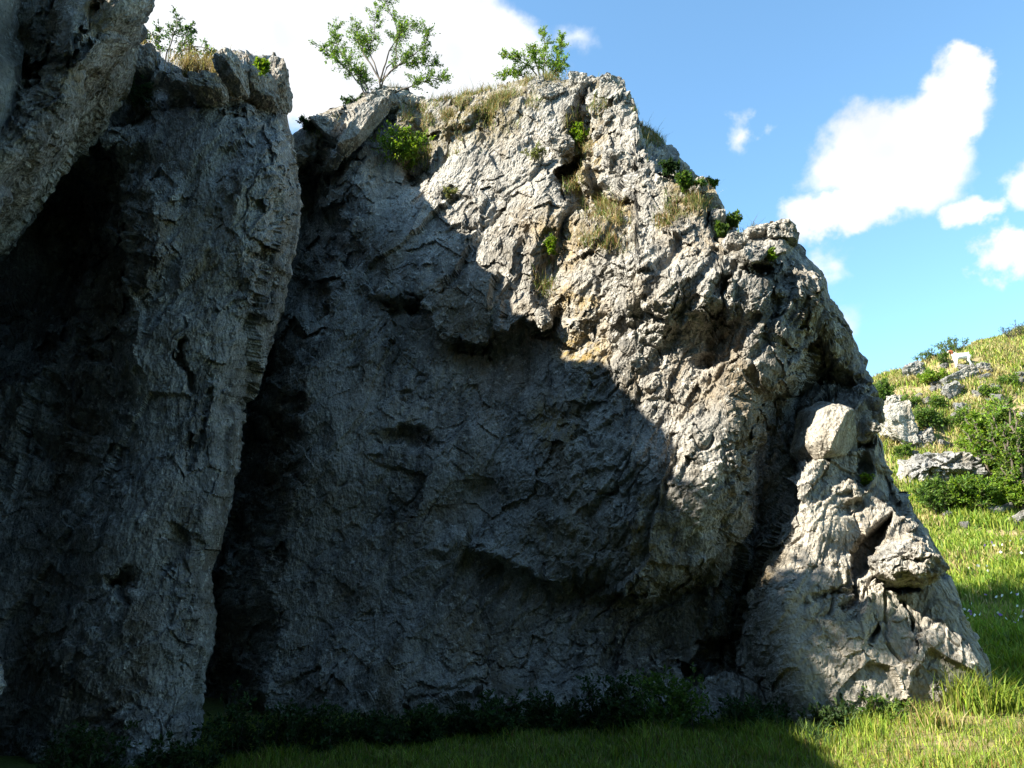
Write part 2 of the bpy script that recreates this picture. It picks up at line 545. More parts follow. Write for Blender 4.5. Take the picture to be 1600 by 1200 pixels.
# ---- the sunlit buttress in the middle and on the right
CREST = [(300, 300), (380, 262), (440, 225), (472, 203), (500, 184), (545, 166), (575, 150), (600, 133), (622, 136), (660, 152), (715, 162), (750, 152),
         (790, 142), (820, 126), (850, 121), (880, 128), (903, 121), (925, 123), (945, 118), (965, 119), (972, 138), (990, 155),
         (994, 184), (1010, 196), (1040, 218), (1060, 246), (1090, 272), (1110, 290), (1125, 322), (1132, 350), (1160, 356),
         (1200, 349), (1235, 346), (1250, 356), (1256, 378), (1270, 402), (1290, 432), (1297, 460), (1315, 490), (1328, 522),
         (1336, 548), (1350, 575), (1368, 617), (1381, 662), (1395, 702), (1412, 736), (1431, 770), (1438, 802), (1455, 836),
         (1470, 866), (1480, 897), (1491, 931), (1506, 967), (1524, 1008), (1531, 1034), (1534, 1080), (1538, 1150)]
CU = np.array([c[0] for c in CREST], float); CV = np.array([c[1] for c in CREST], float)

ALCOVE = [(1160, 600), (1205, 592), (1240, 566), (1272, 520), (1290, 530), (1322, 570), (1345, 600), (1300, 628), (1262, 690), (1245, 730),
          (1228, 800), (1200, 880), (1190, 935), (1186, 1010), (1176, 1075), (1100, 1075), (1085, 1000), (1135, 875), (1156, 800), (1150, 700)]
FOOT = [(1345, 598), (1290, 640), (1262, 700), (1240, 728), (1222, 800), (1200, 880), (1190, 935), (1196, 1010), (1205, 1070), (1235, 1180),
        (1700, 1180), (1700, 560), (1380, 560)]

PR = np.array([(85, 440), (100, 450), (130, 454), (165, 456), (182, 468), (230, 474), (280, 480), (330, 476), (380, 465), (430, 452), (470, 440), (520, 415), (560, 404), (600, 391),
               (632, 383), (640, 386), (690, 388), (710, 382), (740, 378), (800, 362), (860, 345), (900, 338), (940, 336), (962, 346), (1000, 345), (1030, 335),
               (1060, 328), (1100, 328), (1200, 318), (1260, 314)], float)

def jag(u, v, seed, a=11.0, b=13.0):
    """breaks the edges of the big forms into angular steps"""
    Q = np.stack([u / 46.0, v / 46.0, np.full(np.shape(u), 0.37)], -1)
    w0 = fbm(Q, 3, seed); w1 = fbm(Q + 31.7, 3, seed + 1)
    _, _, h, _ = cells(Q * 1.5 + 0.25 * np.stack([w0, w1, w0 * 0], -1), seed)
    _, _, h2, _ = cells(Q * 3.6, seed + 5)
    return (u + a * w0 + b * (RND[h, 0] - 0.5) * 1.6 + 0.5 * b * (RND[h2, 0] - 0.5), v + a * w1 + b * (RND[h, 1] - 0.5) * 1.6 + 0.5 * b * (RND[h2, 1] - 0.5))

def buttress_depth(u, v):
    u0, v0 = u, v
    u, v = jag(u, v, 3)
    keep = 0.75 - 0.4 * ss(-10, 25, poly_sd(u0, v0, FOOT))
    u = u0 + (u - u0) * keep; v = v0 + (v - v0) * keep
    D = 13.6 - 1.75 * ss(380, 1150, u) + 0.1 * ss(1150, 1500, u) - 0.45 * ss(1080, 1300, u) * (1 - ss(380, 800, v))
    D = D + 1.55 * np.clip((1000 - v) / 850, -0.1, 1.2)
    top_slab = ss(520, 620, u) * (1 - ss(440, 560, v))
    D = D - 0.75 * ss(580, 900, u) * (1 - ss(430, 560, v)) + 0.75 * top_slab * np.clip((520 - v) / 330, 0, 1.1) * (1 - ss(900, 1050, u))
    # smooth upper slab, bedding dips down to the left, breaks off in an overhang
    lip = np.interp(u, [480, 560, 620, 660, 700, 735, 770, 820, 860, 900], [440, 448, 468, 486, 515, 545, 528, 512, 500, 440])
    sd = v - lip
    lim = ss(540, 640, u) * (1 - ss(850, 900, u))
    D = D - 0.24 * lim * ss(-190, -6, sd) * (1 - ss(-6, 10, sd))
    D = D + 0.18 * lim * ss(-4, 16, sd) * (1 - ss(30, 330, sd))
    D = D + 0.6 * bump(u, v, 652, 480, 34, 18, 25) + 0.45 * bump(u, v, 738, 541, 28, 14, 5)
    # hollow of the shaded wall at the left, toward the cleft
    edge = np.interp(v, PR[:, 0], PR[:, 1])
    D = D + 1.9 * (1 - ss(-10, 105, u - edge)) * ss(200, 330, v) + 0.35 * (1 - ss(100, 240, u - edge)) * ss(230, 420, v)
    # the bulging right-hand half
    D = D - 0.85 * bump(u, v, 1075, 600, 290, 430, 8) - 0.25 * bump(u, v, 1105, 700, 80, 190, 8)
    D = D - 0.30 * bump(u, v, 940, 780, 180, 150)
    # second overhang in the shade
    lip2 = np.interp(u, [560, 640, 720, 800, 870, 930, 1010, 1080, 1130], [830, 860, 850, 890, 908, 905, 908, 880, 866])
    sd2 = v - lip2
    lim2 = ss(580, 800, u) * (1 - ss(1080, 1140, u))
    D = D + 0.30 * lim2 * ss(-8, 40, sd2) * (1 - ss(80, 280, sd2)) - 0.14 * lim2 * ss(-120, -5, sd2) * (1 - ss(-5, 12, sd2))
    D = D + 0.30 * bump(u, v, 740, 800, 90, 60, -20) + 0.22 * bump(u, v, 570, 900, 120, 160) + 0.25 * bump(u, v, 640, 690, 60, 25)
    D = D + groove(u, v, [(640, 1105), (720, 1080), (760, 1066)], 9, 0.10)
    D = D - 0.35 * ss(1010, 1150, v) * (1 - ss(1080, 1200, u))
    D = D - 0.3 * bump(u, v, 480, 640, 110, 260, -12) - 0.22 * bump(u, v, 600, 340, 90, 90, 30)
    # gully with dry grass running down from the summit blocks
    D = D + groove(u, v, [(915, 160), (900, 230), (888, 285), (905, 330), (872, 395), (845, 440), (880, 490), (860, 520)], 26, 0.42)
    D = D + 0.55 * bump(u, v, 893, 270, 20, 40, 20) + 0.4 * bump(u, v, 935, 320, 45, 40, 30) - 0.3 * bump(u, v, 960, 395, 70, 45)
    D = D + groove(u, v, [(990, 320), (960, 330), (935, 300), (925, 250)], 16, 0.28)
    D = D + groove(u, v, [(880, 230), (820, 300), (760, 350), (700, 370)], 12, 0.12) + groove(u, v, [(790, 330), (735, 390)], 9, 0.12)
    D = D + groove(u, v, [(830, 360), (820, 420), (790, 470), (770, 520)], 16, 0.16)
    D = D + groove(u, v, [(650, 165), (655, 230), (640, 265)], 30, 0.4) + groove(u, v, [(770, 170), (700, 240), (650, 270)], 18, 0.22)
    # slanting slabs at the top left
    D = D + groove(u, v, [(612, 165), (570, 220), (512, 285)], 13, 0.45) + groove(u, v, [(560, 160), (500, 240), (480, 290)], 14, 0.3)
    D = D - 0.28 * bump(u, v, 565, 195, 20, 62, 38)
    # steep flutes of the right half
    for (a, b, w, d) in [((1010, 300), (905, 470), 13, 0.22), ((1060, 380), (950, 560), 15, 0.25), ((1120, 390), (1010, 590), 15, 0.22),
                         ((1150, 420), (1085, 600), 14, 0.22), ((1180, 480), (1100, 640), 12, 0.18), ((1240, 400), (1170, 590), 15, 0.25),
                         ((930, 500), (860, 600), 13, 0.2), ((1040, 620), (960, 640), 11, 0.2), ((1100, 620), (1040, 760), 12, 0.2),
                         ((1285, 450), (1225, 560), 14, 0.26), ((1310, 510), (1285, 590), 10, 0.22)]:
        m = ((a[0] + b[0]) / 2 + 9, (a[1] + b[1]) / 2 - 6)
        D = D + groove(u, v, [a, m, b], w * 0.9, d * 0.4)
    # solution holes by the right shoulder
    D = D + 0.30 * bump(u, v, 1192, 420, 26, 18, 20) + 0.10 * bump(u, v, 1225, 440, 22, 18) + 0.2 * bump(u, v, 1132, 452, 20, 28, 25) \
          + 0.3 * bump(u, v, 1128, 335, 20, 36) + 0.15 * bump(u, v, 1010, 500, 24, 18) + 0.15 * bump(u, v, 1098, 565, 26, 18)
    D = D - 0.3 * bump(u, v, 1175, 396, 34, 26)
    # far shoulder behind the summit falls away
    far = poly_sd(u, v, [(985, 150), (1000, 210), (1012, 240), (1032, 265), (1070, 280), (1092, 300), (1140, 300), (1120, 240), (1060, 180), (1010, 120)])
    D = D + 1.2 * ss(0, 12, far)
    # prow and the shaded alcove under it
    D = D - 0.28 * bump(u, v, 1205, 545, 85, 75, -10)
    al = poly_sd(u, v, ALCOVE)
    D = D + 0.65 * ss(0, 60, al) + 0.2 * ss(0, 10, al)
    D = D - 0.25 * bump(u, v, 1215, 690, 22, 120, 18) * ss(0, 15, al)
    # small cave at the foot
    cave = poly_sd(u, v, [(1066, 1075), (1072, 1010), (1092, 985), (1120, 976), (1150, 982), (1166, 1010), (1172, 1075)])
    D = D + 0.45 * ss(0, 8, cave) * ss(1170, 1080, u) + 0.15 * ss(0, 8, cave)
    # the bright foot pillar
    ft = poly_sd(u, v, FOOT)
    D = D - 0.55 * ss(-6, 26, ft) - 0.35 * ss(640, 1050, v) * ss(0, 50, ft)
    D = D + groove(u, v, [(1258, 716), (1300, 708), (1342, 694), (1372, 690)], 8, 0.22) * ss(-6, 4, ft)
    D = D - 0.18 * bump(u, v, 1290, 790, 70, 90)
    D = D + 0.24 * bump(u, v, 1352, 735, 16, 46, 10) + 0.15 * bump(u, v, 1330, 790, 28, 16, -20) + 0.30 * bump(u, v, 1408, 770, 18, 60, -12)
    D = D + 0.45 * poly_bump(u, v, [(1322, 880), (1336, 850), (1370, 815), (1395, 800), (1392, 840), (1372, 880), (1355, 905), (1330, 915)], 13)
    D = D - 0.42 * poly_bump(u, v, [(1362, 902), (1392, 856), (1418, 838), (1440, 850), (1476, 880), (1470, 893), (1440, 903), (1400, 913)], 12)
    D = D + groove(u, v, [(1365, 912), (1400, 922), (1440, 912), (1478, 890)], 9, 0.45)
    D = D + groove(u, v, [(1412, 945), (1424, 975), (1424, 1010), (1412, 1055), (1406, 1110)], 9, 0.36)
    D = D + groove(u, v, [(1330, 905), (1335, 940), (1310, 960)], 8, 0.15) + groove(u, v, [(1352, 930), (1366, 985), (1350, 1010)], 8, 0.14)
    D = D + groove(u, v, [(1262, 940), (1330, 925)], 9, 0.10)
    # rounding toward the outline
    e = line_dist(u0, v0, CREST)
    wr = np.interp(u0, [300, 950, 1250, 1400, 1540], [42, 34, 32, 28, 24])
    q = np.clip(1 - e / wr, 0, 1)
    D = D + 0.7 * (1 - np.sqrt(np.clip(1 - q * q, 0, 1)))
    return D

def poly_bump(u, v, pts, w):
    return ss(-2, w, poly_sd(u, v, pts))

def build_buttress():
    root = empty('limestone_buttress', at(1000, 1150, 12.5))
    tag(root, 'tall grey limestone buttress, its upper right half in sunlight, shaded below', 'cliff')
    nu, nv, nb = 640, 560, 40
    u = np.concatenate([np.linspace(300, 470, 60, endpoint=False), np.linspace(470, 1538, nu)])
    t = np.linspace(0, 1, nv)
    top = np.interp(u, CU, CV)
    # a jagged outline
    top = top + 5.0 * fbm(np.stack([u * 0.045, u * 0, u * 0], -1), 4, 3) * (1 - ss(1500, 1538, u))
    U = np.repeat(u[None], nv, 0)
    V = 1225 + (top[None] - 1225) * t[:, None]
    D = np.concatenate([buttress_depth(U[r], V[r]) for r in np.array_split(np.arange(nv), 8)], 0)
    P = at(U, V, D)
    # back of the rock: rolls over the crest and drops away behind
    k = np.linspace(0, 1, nb + 1)[1:]
    crest = P[-1]
    hh = np.clip(crest[:, 2], 0.1, None)
    back = crest[None] + np.stack([0 * hh[None] * k[:, None] - 0.15 * k[:, None] * hh[None] * ss(1250, 1538, u)[None],
                                   (0.12 + 0.32 * hh[None]) * (k[:, None] ** 0.75) + 0.3 * k[:, None],
                                   -(hh[None] + 0.4) * (k[:, None] ** 1.7)], -1)
    A = np.concatenate([P, back], 0)
    face = np.zeros(A.shape[:2], bool); face[:nv] = True
    UU = np.concatenate([U, np.repeat(u[None], nb, 0)], 0); VV = np.concatenate([V, np.repeat(top[None], nb, 0)], 0)
    ochre = 0.0
    for (cu, cv, ru, rv, g) in [(905, 545, 70, 45, 1.0), (900, 470, 60, 40, 0.8), (865, 660, 60, 60, .9), (880, 380, 60, 60, .6), (1190, 640, 60, 80, .55), (1185, 900, 50, 80, .6),
                                (920, 250, 40, 80, .8), (950, 330, 60, 40, 1), (1080, 300, 70, 40, .6), (1010, 860, 90, 60, .5), (870, 840, 80, 60, .45), (1250, 980, 70, 60, .35)]:
        ochre = np.maximum(ochre, g * bump(UU, VV, cu, cv, ru, rv, 20))
    moss = np.clip(0.9 * bump(UU, VV, 740, 190, 130, 55, -20) + bump(UU, VV, 640, 220, 40, 70) + 0.8 * bump(UU, VV, 900, 250, 40, 110)
                   + 0.8 * bump(UU, VV, 850, 130, 120, 22) + 0.8 * bump(UU, VV, 1080, 300, 60, 70, 40) + 0.5 * bump(UU, VV, 940, 370, 70, 35), 0, 1)
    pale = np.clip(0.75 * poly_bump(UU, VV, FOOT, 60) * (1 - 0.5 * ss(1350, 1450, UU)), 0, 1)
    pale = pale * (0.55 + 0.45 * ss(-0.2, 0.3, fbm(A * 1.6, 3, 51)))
    rough = 0.42 + 0.22 * ss(860, 1000, UU) + 0.5 * fbm(A * 0.6, 2, 8)
    rough = rough * (1 - 0.1 * poly_bump(UU, VV, FOOT, 30)) * (1 - 0.35 * bump(UU, VV, 1280, 790, 75, 95))
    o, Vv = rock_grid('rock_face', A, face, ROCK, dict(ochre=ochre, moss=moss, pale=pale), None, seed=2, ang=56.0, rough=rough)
    attach(o, root)
    SURF['buttress'] = (Vv, UU, VV, moss)
    return root

def attach(o, root):
    """keep the vertices where they are in the world and hang the object under its thing"""
    o.parent = root
    o.matrix_parent_inverse = Matrix.Translation(-Vector(root.location))

SURF = {}
BUTTRESS = build_buttress()

# ---- the shaded pillar at the left
PT = np.array([(-700, -60), (-200, -60), (0, -40), (120, 20), (180, 62), (205, 66), (245, 76), (262, 98), (330, 104), (345, 84), (372, 80), (400, 86), (428, 86), (446, 104), (480, 122)], float)

def pillar_depth(u, v, er):
    u, v = jag(u, v, 23)
    D = 10.9 + 0.9 * np.clip((1000 - v) / 900, -0.2, 1.1)
    rid = np.interp(v, [80, 300, 500, 700, 1000, 1250], [400, 330, 290, 255, 225, 215])
    D = D + 0.7 * ss(0, 190, u - rid) + 1.5 * (1 - ss(110, 250, v)) * ss(330, 445, u)
    D = D + 1.5 * ss(40, 260, rid - u) * ss(180, 330, v) * (1 - 0.5 * ss(650, 900, v))
    D = D + 0.9 * bump(u, v, 60, 400, 190, 220, 20) - 3.6 * ss(20, 330, -u)
    D = D - 0.5 * bump(u, v, 230, 380, 55, 130, 15) - 0.35 * bump(u, v, 400, 330, 70, 200, 8)
    D = D + 0.5 * bump(u, v, 190, 150, 90, 70) + 0.4 * bump(u, v, 290, 130, 60, 26)
    # joint under the summit blocks
    D = D + groove(u, v, [(300, 165), (380, 158), (455, 150)], 10, 0.22) - 0.3 * (1 - ss(130, 165, v)) * ss(330, 360, u)
    D = D + groove(u, v, [(290, 540), (285, 560), (300, 600)], 10, 0.2) + groove(u, v, [(330, 610), (305, 700), (290, 740)], 10, 0.12)
    D = D + groove(u, v, [(180, 900), (200, 930)], 14, 0.15) + 0.18 * bump(u, v, 280, 860, 28, 55, 10) + 0.25 * bump(u, v, 200, 905, 26, 20)
    D = D + groove(u, v, [(400, 470), (420, 400), (440, 380)], 14, 0.2)
    D = D - 0.35 * ss(1040, 1200, v) * bump(u, v, 240, 1180, 130, 160)
    q = np.clip(1 - er / 42.0, 0, 1)
    D = D + 0.8 * (1 - np.sqrt(np.clip(1 - q * q, 0, 1)))
    return D

def build_pillar():
    root = empty('rock_pillar', at(230, 1230, 11.0))
    tag(root, 'dark shaded limestone pillar left of the deep cleft', 'cliff')
    nr, nc, nbr, nbt = 460, 330, 30, 26
    t = np.linspace(1, 0, nr)
    v0 = 85 + (1260 - 85) * t
    ur = np.interp(v0, PR[:, 0], PR[:, 1]) - 12 + 3.5 * fbm(np.stack([v0 * 0.05, v0 * 0, v0 * 0 + 7], -1), 3, 5)
    s = np.concatenate([np.linspace(0, 0.55, 50, endpoint=False), np.linspace(0.55, 1, nc)])
    U = -700 + (ur[:, None] + 700) * s[None]
    top = np.interp(U, PT[:, 0], PT[:, 1]) + 4.0 * fbm(np.stack([U * 0.05, U * 0, U * 0 + 3], -1), 3, 6)
    V = top + (1260 - top) * t[:, None]
    D = pillar_depth(U, V, ur[:, None] - U)
    qt = np.clip(1 - (V - top) / 34.0, 0, 1)
    D = D + 0.35 * (1 - np.sqrt(np.clip(1 - qt * qt, 0, 1)))
    P = at(U, V, D)
    n0 = P.shape[1]
    kb = np.linspace(0, 1, nbr + 1)[1:]
    side = P[:, -1:, :] + np.stack([-2.5 * kb, 6.0 * kb, 0 * kb], -1)[None] * np.ones((nr, 1, 1))
    side[..., 2] -= 0.9 * kb[None] * np.clip(P[:, -1:, 2] / 10.0, 0, 1.2) ** 2
    A = np.concatenate([P, side], 1)
    kt = np.linspace(0, 1, nbt + 1)[1:]
    roof = A[-1:, :, :] + np.stack([0 * kt, 3.4 * kt, -1.6 * kt], -1)[:, None, :]
    # the far end of the roof keeps inside the side wall
    A = np.concatenate([A, roof], 0)
    face = np.zeros(A.shape[:2], bool); face[:nr, :n0] = True
    padU = np.pad(U, ((0, nbt), (0, nbr)), mode='edge'); padV = np.pad(V, ((0, nbt), (0, nbr)), mode='edge')
    moss = np.clip(bump(padU, padV, 215, 150, 40, 60) + 0.7 * bump(padU, padV, 60, 1000, 60, 120), 0, 1)
    rough = 0.5 + 0.45 * fbm(A * 0.55, 2, 18)
    z = np.zeros(A.shape[:2])
    o, Vp = rock_grid('rock_face', A, face, ROCK_SHADE, dict(ochre=0.5 * bump(padU, padV, 340, 380, 80, 120), moss=moss, pale=z), None, seed=5, ang=74.0, rough=rough)
    attach(o, root)
    SURF['pillar'] = (Vp, padU, padV, moss)
    return root
PILLAR = build_pillar()

# ---- the overhanging cliff at the left edge of the frame
OR = np.array([(-130, 150), (-100, 190), (-60, 222), (-30, 236), (0, 233), (28, 216), (52, 192), (62, 196), (95, 160), (112, 138), (150, 128), (200, 84), (240, 50), (282, -5), (290, 5), (305, 8), (320, -20), (352, -50),
               (420, -90), (520, -140), (760, -130), (880, -75), (930, -50), (990, -22), (1080, -10), (1200, -5), (1300, -5)], float)

def overhang_depth(u, v, er):
    u, v = jag(u, v, 33)
    D = 8.7 + 0.55 * ss(300, -100, v) - 0.25 * ss(0, 200, u) - 0.4 * ss(700, 1100, v)
    D = D + groove(u, v, [(90, 0), (60, 120), (20, 200)], 16, 0.2) + groove(u, v, [(150, 20), (120, 90), (40, 110), (0, 70)], 12, 0.18)
    D = D + 0.3 * bump(u, v, 20, 130, 26, 80, 20) - 0.3 * bump(u, v, 110, 60, 60, 60)
    q = np.clip(1 - er / 46.0, 0, 1)
    return D + 0.75 * (1 - np.sqrt(np.clip(1 - q * q, 0, 1)))

def build_overhang():
    root = empty('overhanging_cliff', at(-300, 1240, 8.5))
    tag(root, 'brownish grey overhanging cliff at the left edge, leaning over from the top left corner', 'cliff')
    nr, nc, nbr, nbt = 420, 240, 40, 24
    v0 = np.linspace(1300, -130, nr)
    ur = np.interp(v0, OR[:, 0], OR[:, 1]) + 3.0 * fbm(np.stack([v0 * 0.05, v0 * 0, v0 * 0 + 1], -1), 3, 9)
    s = np.concatenate([np.linspace(0, 0.6, 50, endpoint=False), np.linspace(0.6, 1, nc)])
    U = -620 + (ur[:, None] + 620) * s[None]
    V = np.repeat(v0[:, None], U.shape[1], 1)
    D = overhang_depth(U, V, ur[:, None] - U)
    P = at(U, V, D)
    n0 = P.shape[1]
    kb = np.linspace(0, 1, nbr + 1)[1:]
    side = P[:, -1:, :] + np.stack([-1.7 * kb - 0.3 * kb ** 2, OV_BACK * kb, 0 * kb], -1)[None] * np.ones((nr, 1, 1))
    side[..., 2] -= 0.5 * kb[None] * np.clip(P[:, -1:, 2] / 10.0, 0, 1.2) ** 2
    A = np.concatenate([P, side], 1)
    kt = np.linspace(0, 1, nbt + 1)[1:]
    roof = A[-1:] + np.stack([-0.5 * kt, 2.0 * kt, 0.25 * np.sin(kt * 3.1) - 1.0 * kt ** 2], -1)[:, None, :]
    A = np.concatenate([A, roof], 0)
    face = np.zeros(A.shape[:2], bool); face[:nr, :n0] = True
    z = np.zeros(A.shape[:2])
    pu = np.pad(U, ((0, nbt), (0, nbr)), mode='edge'); pv = np.pad(V, ((0, nbt), (0, nbr)), mode='edge')
    o, _ = rock_grid('rock_face', A, face, ROCK_SHADE, dict(ochre=0.7 * bump(pu, pv, 150, 20, 50, 60) + .6 * bump(pu, pv, 100, 130, 70, 40), moss=z, pale=z), None, seed=9, ang=40.0, rough=0.7 + 0.5 * fbm(A * 0.6, 2, 28))
    attach(o, root)
    return root
OV_BACK = 2.6
OVERHANG = build_overhang()

# ---- unseen wall added to cast the left shadow and block sky behind the camera
def build_wall():
    root = empty('gorge_wall', (-6.0, -3.0, 0.0))
    tag(root, 'high grey limestone wall closing the gorge behind the viewpoint', 'cliff')
    path = np.array([(-6.3, 9.0, 11.0), (-6.4, 7.8, 10.75), (-6.45, 7.3, 10.4), (-6.5, 6.7, 8.9), (-6.7, 5.4, 8.8), (-6.8, 4.2, 8.8), (-6.8, 3.0, 11.0), (-6.7, 1.0, 17.0), (-6.4, -1, 20.0),
                     (-5.0, -4.5, 21.0), (-1.0, -6.2, 21.0), (5, -6.8, 20.0), (11, -8.0, 17.0), (16, -10.0, 12.0)])
    seg = np.concatenate([[0], np.cumsum(np.hypot(*np.diff(path[:, :2], axis=0).T))])
    sp = np.linspace(0, seg[-1], 190)
    px, py, pz = (np.interp(sp, seg, path[:, i]) for i in range(3))
    tx, ty = np.gradient(px), np.gradient(py)
    ln = np.hypot(tx, ty); ox, oy = ty / ln, -tx / ln          # outward of the gorge
    t = np.linspace(0, 1, 110)[:, None]
    ph = t * 2
    zf = np.where(ph < 1, ph, 1 - 0.95 * (ph - 1) ** 1.6)
    back = np.where(ph < 1, 0.5 * ph ** 2, 0.5 + 4.0 * (ph - 1))
    P = np.stack([px[None] + ox[None] * back, py[None] + oy[None] * back, -0.6 + (pz[None] + 0.6) * zf], -1)
    face = np.zeros(P.shape[:2], bool); face[:50] = True
    z = np.zeros(P.shape[:2])
    o, _ = rock_grid('rock_face', P, face, ROCK_SHADE, dict(ochre=z, moss=z, pale=z), None, seed=14, ang=70.0, rough=np.ones(P.shape[:2]))
    attach(o, root)
    return root
WALL = build_wall()

# ------------------------------------------------------------------ loose blocks and boulders
_gn = 22
def _cube_sphere(n):
    """points of a subdivided cube pushed to the unit sphere, with shared corners merged"""
    bm = bmesh.new()
    bmesh.ops.create_cube(bm, size=2.0)
    bmesh.ops.subdivide_edges(bm, edges=bm.edges[:], cuts=n, use_grid_fill=True)
    bm.verts.ensure_lookup_table()
    V = np.array([v.co[:] for v in bm.verts]); F = np.array([[v.index for v in f.verts] for f in bm.faces])
    bm.free()
    return V / np.linalg.norm(V, axis=1)[:, None], F
CS = {n: _cube_sphere(n) for n in (6, 14, 26, 40)}

def lump(name, center, size, seed, mat, parent=None, res=14, planes=None, rot=0.0, detail=1.5, soft=30.0):
    """a broken block: the convex body cut out by planes, then weathered"""
    Dn, F = CS[res]
    r = np.random.default_rng(seed)
    if planes is None:
        pn = r.normal(size=(11, 3)); pn /= np.linalg.norm(pn, axis=1)[:, None]
        pn = np.concatenate([pn, np.eye(3), -np.eye(3)]); pd = np.concatenate([r.uniform(0.72, 1.0, 11), r.uniform(0.8, 1.0, 6)])
    else:
        pn = np.array([p[:3] for p in planes], float); pn /= np.linalg.norm(pn, axis=1)[:, None]
        pd = np.array([p[3] for p in planes], float)
    inv = np.clip(Dn @ pn.T, 1e-3, None) / pd            # 1 / distance along each plane
    rad = 1.0 / (np.power(inv, soft).sum(1) ** (1.0 / soft))
    P = Dn * rad[:, None] * np.array(size)
    if rot:
        c, s = math.cos(math.radians(rot)), math.sin(math.radians(rot))
        P = P @ np.array([[c, 0, -s], [0, 1, 0], [s, 0, c]]).T
    m = min(size)
    off = np.array([seed * 1.7, seed * 0.3, 0])
    k = 0.5 / m
    d = m * detail * (0.10 * fbm(P * k * 1.3 + off, 4, seed, 0.6) + 0.18 * facets(P * k * 1.6 + off, seed, 0.7, 0.5)[0] + 0.09 * facets(P * k * 4.2 + off, seed, 0.9, 0.7)[0] + 0.04 * facets(P * k * 9 + off, seed, 0.9, 0.7)[0])
    P = P + Dn * d[:, None]
    me = mesh_from(name, P, F, smooth=False)
    o = obj(name, me, mat)
    o.location = center
    if parent is not None: 
        o.parent = parent
        o.matrix_parent_inverse = Matrix.Translation(-Vector(parent.location))
    return o

def px_m(u, v, Y):
    """metres per photo pixel for something standing at (u, v, Y)"""
    p = at(u, v, Y) - EYE
    return (p[1] * math.cos(PITCH) + p[2] * math.sin(PITCH)) / FPX

def bdepth(u, v):
    return float(buttress_depth(np.array([float(u)]), np.array([float(v)]))[0])

def pdepth(u, v):
    ur = float(np.interp(v, PR[:, 0], PR[:, 1]))
    return float(pillar_depth(np.array([float(u)]), np.array([float(v)]), np.array([ur - u]))[0])

# blocks that sit loose in the crest and the face (u, v, half width, half height, rotation, sink)
for i, (u, v, w, h, rot, sink) in enumerate([
        (905, 138, 14, 19, 5, .05), (926, 132, 10, 12, 0, .1), (951, 136, 15, 18, -8, .05), (968, 140, 8, 18, 0, .1), (935, 158, 20, 12, 20, .0),
        (978, 168, 14, 16, 0, .05), (958, 182, 18, 12, 12, .0), (985, 200, 10, 22, 5, .05), (862, 150, 20, 13, 30, .0), (838, 138, 14, 12, 10, .05), (912, 178, 14, 10, 25, .0),
        (940, 212, 16, 10, 10, .0), (968, 262, 26, 34, 28, .10), (1010, 290, 24, 30, 24, .10), (870, 225, 16, 26, 36, .08), (1222, 364, 26, 17, -6, .08),
        (1182, 366, 18, 12, 6, .08), (1148, 384, 18, 15, 0, .06), (1086, 298, 18, 12, 18, .08), (1120, 342, 12, 16, 0, .08), (848, 497, 11, 17, 28, .02),
        (1345, 612, 12, 10, 20, .02), (1366, 640, 14, 20, -6, .05), (1360, 668, 12, 12, 0, .05), (1018, 600, 22, 14, 30, .04), (990, 570, 15, 12, 30, .04),
        (600, 160, 26, 16, 30, .08), (515, 200, 16, 24, 38, .05)]):
    D = bdepth(u, v) + sink + 0.06
    m = px_m(u, v, D)
    lump('rock_block', at(u, v, D), (w * m * 1.08, 0.75 * m * (w + h) / 2 + 0.08, h * m * 1.08), 40 + i, ROCK_BLOCK, BUTTRESS, rot=rot, res=26 if w * h > 250 else 14)
# the triangular nose low on the right edge, and the leaning slab at the top left
D = bdepth(1420, 880); m = px_m(1420, 880, D)
lump('nose_block', at(1420, 877, D + 0.02), (48 * m, 0.40, 30 * m), 91, ROCK_BLOCK, BUTTRESS, res=40, rot=-6, detail=2.2,
     planes=[(-.75, -.25, .75, .62), (.55, -.2, .9, .62), (0, -.25, -1, .85), (-.2, -1, .1, .75), (.5, -.9, -.1, .8), (1, 0, -.2, .95), (-1, 0, -.3, .95), (0, 1, 0, .9)])
D = bdepth(566, 196); m = px_m(566, 196, D)
lump('leaning_slab', at(566, 198, D - 0.02), (19 * m, 0.30, 66 * m), 92, ROCK_BLOCK, BUTTRESS, res=26, rot=-36, detail=0.8)

# summit blocks of the left pillar
for i, (u, v, w, h, rot, dy) in enumerate([(362, 108, 17, 27, 10, .25), (398, 118, 20, 36, -12, .35), (433, 128, 19, 36, -4, .2), (330, 140, 24, 18, 0, .1), (290, 138, 26, 20, 10, .2),
                                           (222, 98, 26, 30, 0, .5), (410, 152, 26, 16, 4, .1)]):
    D = pdepth(u, max(v, 130)) + dy - 0.45 if dy < 5 else dy
    m = px_m(u, v, D)
    lump('summit_block', at(u, v + 9, D), (w * m * 1.15, 0.45 if dy < 5 else 0.8, h * m * 0.92), 140 + i, ROCK_SHADE if i > 0 else ROCK_BLOCK, PILLAR, rot=rot)

# the boulder wedged above the foot pillar
D = bdepth(1290, 730) - 0.05; m = px_m(1302, 670, D)
b = lump('wedged_boulder', at(1302, 676, D + 0.14), (1, 1, 1), 7, ROCK_PALE, None, res=40, detail=0.16, soft=28.0,
         planes=[(-.93, -.25, .30, 34 * m), (-.40, -.30, .92, 41 * m), (-.45, -.9, .25, 34 * m), (.70, -.60, -.40, 19 * m), (.92, -.1, .38, 42 * m),
                 (.22, -.15, -.97, 35 * m), (0, 1, 0, 50 * m), (.30, -.35, .90, 43 * m), (-.05, -.75, .60, 41 * m), (-.8, -.3, -.6, 44 * m)])
tag(b, 'smooth pale boulder wedged on the bright foot of the buttress', 'boulder')

